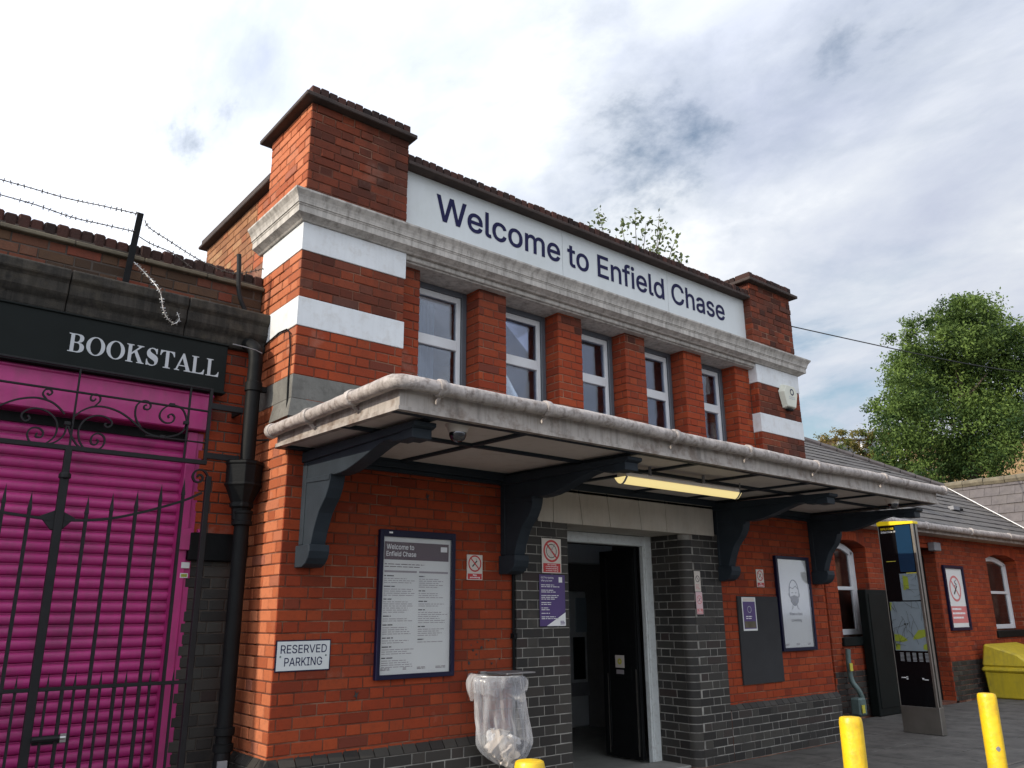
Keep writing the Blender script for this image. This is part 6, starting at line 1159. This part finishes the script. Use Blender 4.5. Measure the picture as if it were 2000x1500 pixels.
    for k in range(26):
        y = rn.uniform(-.57, -.21); z = rn.uniform(.95, 1.48); t = rn.choice((0, 1.57))+rn.uniform(-.35, .35); p = [Vector((X-.001, y, z))]
        for s_ in range(4): t += rn.uniform(-.35, .35); q = p[-1]+Vector((0, math.cos(t), math.sin(t)))*.05; q.y = min(max(q.y, -.58), -.195); q.z = min(max(q.z, .935), 1.50); p.append(q)
        m.tube(p, .0016, 3)
    for k in range(9):
        y = rn.uniform(-.57, -.38); z = rn.uniform(1.54, 1.82); t = rn.uniform(0, 3.1); p = [Vector((X-.001, y, z))]
        for s_ in range(3): t += rn.uniform(-.35, .35); q = p[-1]+Vector((0, math.cos(t), math.sin(t)))*.05; q.y = min(max(q.y, -.58), -.365); q.z = min(max(q.z, 1.525), 1.835); p.append(q)
        m.tube(p, .0012, 3)
    m.build('street_lines', 'ink_black', r, kind='stuff')
    m = MB(); m.box(X-.002, X, -.36, -.34, 1.23, 1.25); m.box(X-.002, X, -.385, -.37, 1.235, 1.25); m.build('station_marker', 'ink_black', r)
    strk = MB(); rn = random.Random(3)
    for k in range(5):
        for i in range(7): y0 = -.24-k*.075; strk.add([(X-.001, y0, .90-i*.015), (X-.001, y0-.045, .90-i*.015), (X-.001, y0-.045, .906-i*.015), (X-.001, y0, .906-i*.015)], [(0, 1, 2, 3)])
    strk.build('small_print', 'letter_grey', r, kind='stuff'); m = MB(); m.box(X-.002, X, -.30, -.22, .615, .625); m.box(X-.002, X, -.30, -.28, .60, .635); m.box(X-.002, X, -.54, -.47, .60, .61); m.box(X-.002, X, -.49, -.47, .60, .625); m.build('logo', 'white_print', r)
    strokes_y = MB(); strokes_y.add([(X-.001, -.22, 1.99), (X-.001, -.34, 1.99), (X-.001, -.34, 1.998), (X-.001, -.22, 1.998)], [(0, 1, 2, 3)]); strokes_y.build('small_print', 'yellow_sticker', r)
    # grit bin
    r = thing('grit_bin', (13.6, .4, 0), 'bright yellow plastic grit bin against the low wing under the far window', 'grit bin'); x0, x1 = 12.85, 14.35; yf, yb = -.0, .80
    def fr(x0, x1, y0, y1, z0, X0, X1, Y0, Y1, z1, nm, bv=.02): m = MB(); m.hexa([(x0, y0, z0), (x1, y0, z0), (x1, y1, z0), (x0, y1, z0), (X0, Y0, z1), (X1, Y0, z1), (X1, Y1, z1), (X0, Y1, z1)]); return m.build(nm, 'yellow_plastic', r, bevel=bv)
    fr(x0+.06, x1-.06, yf+.06, yb-.03, .0, x0+.02, x1-.02, yf+.02, yb-.01, .42, 'body')
    m = MB(); m.hexa([(x0-.02, yf-.03, .42), (x1+.02, yf-.03, .42), (x1+.02, yb+.02, .42), (x0-.02, yb+.02, .42), (x0, yf, .50), (x1, yf, .50), (x1, yb, .50), (x0, yb, .50)])
    m.hexa([(x0, yf, .501), (x1, yf, .501), (x1, yb, .501), (x0, yb, .501), (x0+.05, yf+.25, .70), (x1-.05, yf+.25, .70), (x1-.05, yb-.05, .86), (x0+.05, yb-.05, .86)]); m.build('lid', 'yellow_plastic', r, bevel=.025)
    m = MB(); m.box((x0+x1)/2-.25, (x0+x1)/2+.25, yf-.02, yf+.03, .05, .3); m.build('recess_panel', 'yellow_plastic', r, bevel=.02)
wing_bits()
# ------------------------------------------------------------------ bollards
def bollards():
    r_ = .0435
    for (x, y, lab) in ((-.706, -3.389, 'yellow bollard cut off at the bottom edge, just its top before the litter sack'), (.863, -3.48, 'yellow bollard left of the map totem, standing before the dark brick plinth'), (2.242, -3.443, 'yellow bollard nearest the right edge, before the grit bin')):
        r = thing('bollard', (x, y, -.02), lab, 'bollard', 'yellow bollards along the kerb')
        m = MB(); m.lathe((x, y, -.02), [(r_, 0), (r_, .99), (r_-.002, 1.003), (r_-.004, 1.008)], 32); m.build('post', 'yellow_paint', r, smooth=True)
        m = MB(); m.lathe((x, y, .988), [(r_-.007, -.002), (r_-.008, .002), (.02, .004), (.001, .0045)], 32); m.build('cap', 'yellow_paint', r, smooth=True)
        m = MB(); m.lathe((x, y, -.012), [(.075, -.01), (.07, .004), (r_+.001, .008)], 24); m.build('base_ring', 'kerb_stone', r, smooth=True)
    for x, y, px, py in ((.863, -3.48, 1676, 1471), (2.242, -3.443, 1952, 1455)):
        a = math.atan2(CAM.y-y, CAM.x-x)+.35; c = Vector((x+r_*math.cos(a), y+r_*math.sin(a), .80 if x < 1 else .74)); m = MB(); n = 9; t = Vector((-math.sin(a), math.cos(a), 0)); o = Vector((math.cos(a), math.sin(a), 0))
        vs = [c+o*.0012]+[c+o*(.0008-.5*(.011*math.cos(k*.698))**2/r_)+t*(.011*math.cos(k*.698)*random.uniform(.6, 1.1))+Vector((0, 0, .013*math.sin(k*.698)*random.uniform(.6, 1.1))) for k in range(n)]
        m.add(vs, [(0, 1+k, 1+(k+1) % n) for k in range(n)]); par = [o_ for o_ in bpy.data.objects if o_.name.startswith('bollard') and abs(o_.location.x-x) < .01][0]; m.build('paint_chip', 'lead_grey', par)
bollards()
# ================================================================== trees, house, lamp
def leafy(name, mt, blobs, nleaf, size, seed, parent, tone=(0., 1.), flat=.5, thin=0., extra=None):
    """many small leaves spread in clumps; each blob: centre, radii"""
    R_ = np.random.default_rng(seed); C = []; T = []
    vol = np.array([b[1][0]*b[1][1]*b[1][2] for b in blobs])**.8; vol /= vol.sum()
    for (c, rad), f in zip(blobs, vol):
        n = int(nleaf*f); k = max(4, n//75); d = R_.normal(size=(k, 3)); d /= np.linalg.norm(d, axis=1)[:, None]; rr = R_.uniform(.35, 1.15, k)**.5
        cc = np.array(c)+d*rr[:, None]*np.array(rad); ids = R_.integers(0, k, n); sp = min(rad)*.12+.06
        C.append(cc[ids]+R_.normal(size=(n, 3))*sp*np.array([1, 1, .8])); T.append(np.clip(R_.normal(.45, .27, k)[ids]+R_.normal(0, .07, n), 0, 1))
    if extra is not None: C.append(extra); T.append(R_.uniform(.2, .8, len(extra)))
    C = np.concatenate(C); T = np.concatenate(T); n = len(C)
    a = R_.normal(size=(n, 3)); a /= np.linalg.norm(a, axis=1)[:, None]; b = R_.normal(size=(n, 3)); b = np.cross(a, b); b /= np.linalg.norm(b, axis=1)[:, None]
    s = size*R_.uniform(.6, 1.3, n)[:, None]; V = np.stack([C-a*s, C-b*s*flat, C+a*s, C+b*s*flat], 1).reshape(-1, 3)
    me = bpy.data.meshes.new(name); me.vertices.add(4*n); me.vertices.foreach_set('co', V.ravel()); me.loops.add(4*n); me.loops.foreach_set('vertex_index', np.arange(4*n)); me.polygons.add(n); me.polygons.foreach_set('loop_start', np.arange(0, 4*n, 4)); me.polygons.foreach_set('loop_total', np.full(n, 4)); me.update(calc_edges=True)
    me.materials.append(MATS[mt]); me.attributes.new('tone', 'FLOAT', 'POINT').data.foreach_set('value', np.repeat(T, 4)); o = bpy.data.objects.new(name, me); return link(o, parent)
def branches(base, top, r0, n, spread, seed, parent, tips=None):
    rn = random.Random(seed); m = MB(); tr = MB(); tr.tube(smooth_path([base, base.lerp(top, .4)+Vector((rn.uniform(-.2, .2), rn.uniform(-.2, .2), 0)), base.lerp(top, .75), top], 4), [r0*(1-.07*i) for i in range(13)], 8); tr.build('trunk', 'bark', parent)
    ends = []
    for i in range(n):
        t = rn.uniform(.35, .98); p = base.lerp(top, t); a = rn.uniform(0, 6.28); L = spread*(1.15-t*.5)*rn.uniform(.6, 1); q = p+Vector((math.cos(a)*L, math.sin(a)*L, L*rn.uniform(.35, .9))); mid = p.lerp(q, .5)+Vector((0, 0, -.08*L)); m.tube([p, mid, q], [r0*.3, r0*.2, r0*.07], 5); ends.append(q)
    m.build('limb', 'bark', parent, kind='stuff'); return ends
def trees():
    D = 27.; c = at_depth(1878, 770, D); px = D/FPX
    r = thing('tree', (c.x, c.y, 0), 'big dense dark green tree rising behind the slate roofs at the right', 'tree'); up = Vector((0, 0, 1)); rt = Vector((RGT.x, RGT.y, 0)).normalized(); fw = Vector((FWD.x, FWD.y, 0)).normalized()
    B = [] 
    for bx, by, rx, rz in ((1860, 690, 75, 78), (1900, 640, 55, 60), (1838, 625, 22, 42), (1885, 612, 30, 32), (1790, 735, 60, 62), (1757, 690, 25, 36), (1800, 660, 26, 40), (1930, 720, 75, 95), (1780, 830, 66, 62), (1850, 820, 100, 90), (1930, 850, 75, 70), (1730, 790, 24, 24), (1850, 905, 60, 42), (1990, 690, 55, 60), (2030, 760, 75, 95), (1770, 765, 44, 55), (1960, 640, 35, 32), (1905, 900, 60, 40), (1990, 830, 50, 55), (1745, 880, 40, 45), (1780, 930, 50, 30), (1700, 800, 14, 12), (1840, 655, 24, 50), (1912, 610, 20, 36), (1868, 596, 14, 24), (1770, 640, 14, 30)):
        p = at_depth(bx, by, D+random.uniform(-1.3, 1.0)); B.append(((p.x, p.y, p.z), (rx*px, rx*px*1.0, rz*px)))
    ex = []
    branches(Vector((c.x, c.y, -.1)), Vector((c.x, c.y, c.z+1.6)), .28, 16, 1.7, 2, r)
    leafy('crown', 'dark_leaf', B, 105000, .058, 5, r, flat=.45)
    # autumn tinged tree in front of the far house
    D = 33.; px = D/FPX; c = at_depth(1690, 880, D); r = thing('tree', (c.x, c.y, 0), 'bushy yellowing tree half hiding the far house behind the roof ridge', 'tree'); B = []
    for bx, by, rx, rz in ((1620, 868, 18, 14), (1605, 855, 12, 8), (1650, 880, 26, 18), (1640, 850, 14, 12), (1680, 858, 34, 13), (1730, 852, 36, 12), (1700, 905, 48, 26), (1745, 925, 50, 26), (1668, 905, 22, 22), (1728, 870, 8, 26), (1790, 940, 38, 22), (1660, 845, 20, 8), (1700, 845, 24, 9), (1745, 846, 20, 9), (1690, 885, 14, 20)):
        p = at_depth(bx, by, D+random.uniform(-.8, .8)); B.append(((p.x, p.y, p.z), (rx*px, rx*px, rz*px)))
    branches(Vector((c.x, c.y, -.1)), Vector((c.x, c.y, c.z)), .15, 18, 1.5, 3, r); leafy('crown', 'autumn_leaf', B, 13000, .052, 6, r, flat=.5)
    # sparse shoots above the parapet
    D = 11.5; c = at_depth(1260, 560, D); r = thing('sapling', (c.x, c.y, 0), 'thin leafy shoots of a young tree showing above the name sign parapet', 'young tree'); rn = random.Random(11); m = MB(); L = []
    base = at_depth(1250, 640, D); tr = MB(); tr.tube([Vector((base.x, base.y, -.1)), base], [.06, .03], 8); tr.build('trunk', 'bark', r)
    for bx, by, tx, ty in ((1190, 560, 1168, 412), (1190, 560, 1150, 432), (1228, 560, 1212, 430), (1250, 560, 1240, 408), (1245, 560, 1262, 435), (1280, 560, 1288, 418), (1275, 560, 1298, 440), (1300, 560, 1322, 462), (1305, 580, 1330, 500), (1268, 560, 1270, 480), (1225, 550, 1205, 470), (1190, 550, 1178, 460)):
        a = at_depth(bx, by, D+rn.uniform(-.3, .3)); b = at_depth(tx, ty, D+rn.uniform(-.3, .3)); s_ = a+Vector((0, 0, -.1)); mid = a.lerp(b, .5)+Vector((rn.uniform(-.08, .08), 0, 0)); P = smooth_path([base, a, mid, b], 6); m.tube(P, [.012*(1-.8*i/len(P)) for i in range(len(P))], 5)
        for i in range(75):
            t = rn.uniform(.35, 1)**.8; p = P[min(int(t*(len(P)-1)), len(P)-1)]; k = rn.gauss(0, .075); L.append([p.x+rn.gauss(0, .06), p.y+rn.gauss(0, .06), p.z+rn.gauss(0, .055)])
    m.build('twig', 'bark', r, kind='stuff'); leafy('crown', 'grey_leaf', [((base.x, base.y, base.z), (.3, .3, .3))], 120, .036, 8, r, flat=.6, extra=np.array(L))
    # house far behind
    D = 47.; a, b = at_depth(1655, 930, D), at_depth(1800, 930, D); u = (b-a); u.z = 0; Lh = u.length; u.normalize(); n = Vector((u.y, -u.x, 0)); zt = at_depth(1700, 856, D).z
    r = thing('house', tuple(Vector((a.x, a.y, 0))), 'distant yellow brick house with white window frames behind the yellowing tree', 'building')
    def hb(x0, x1, y0, y1, z0, z1, nm, mt, par=r): P = lambda x, y, z: Vector((a.x, a.y, 0))+u*x-n*y+Vector((0, 0, z)); m = MB(); m.hexa([P(x0, y0, z0), P(x1, y0, z0), P(x1, y1, z0), P(x0, y1, z0), P(x0, y0, z1), P(x1, y0, z1), P(x1, y1, z1), P(x0, y1, z1)]); return m.build(nm, mt, par)
    hb(-1, Lh+10, 0, 7, 0, zt, 'wall', 'house_brick'); hb(-1.3, Lh+10.3, -.3, 7.3, zt, zt+.06, 'roof_edge', 'slate_pale')
    for px_ in (1662, 1708, 1752):
        q = (at_depth(px_, 880, D)-Vector((a.x, a.y, 0))).dot(u); z0, z1 = at_depth(1700, 900, D).z, at_depth(1700, 858, D).z; wd = hb(q-.62, q+.62, -.06, .05, z0, z1, 'window', 'white_print'); hb(q-.42, q+.42, -.08, .0, z0+.14, z1-.14, 'pane', 'window_grey', wd)
    # second house glimpse at far right
    D = 50; a2 = at_depth(1948, 880, D); r = thing('house', (a2.x, a2.y, 0), 'sunlit orange brick house wall glimpsed under the big tree at the right edge', 'building'); m = MB(); z1 = at_depth(1960, 866, D).z; w_ = u*6; d_ = -n*5; b0 = Vector((a2.x, a2.y, 0)); m.hexa([b0, b0+w_, b0+w_+d_, b0+d_, b0+up*z1, b0+w_+up*z1, b0+w_+d_+up*z1, b0+d_+up*z1]); m.build('wall', 'house_brick', r)
    # street lamp
    D = 30; r = thing('street_lamp', tuple(at_depth(1795, 960, D)*1), 'street lamp with curved arm and flat head poking above the ridge', 'street lamp'); b = at_depth(1797, 960, D); P = [Vector((b.x, b.y, -.1)), b, at_depth(1797, 932, D), at_depth(1803, 920, D), at_depth(1812, 917, D)]; m = MB(); m.tube(P, [.07, .05, .045, .04, .04], 8); m.build('column', 'lead_grey', r)
    e = P[-1]; m = MB(); m.hexa([e+rt*-.05+up*-.06-fw*.15, e+rt*.35+up*-.04-fw*.15, e+rt*.35+up*-.04+fw*.15, e+rt*-.05+up*-.06+fw*.15, e+rt*-.05+up*.06-fw*.1, e+rt*.3+up*.04-fw*.1, e+rt*.3+up*.04+fw*.1, e+rt*-.05+up*.06+fw*.1]); m.build('head', 'lead_grey', r)
trees()
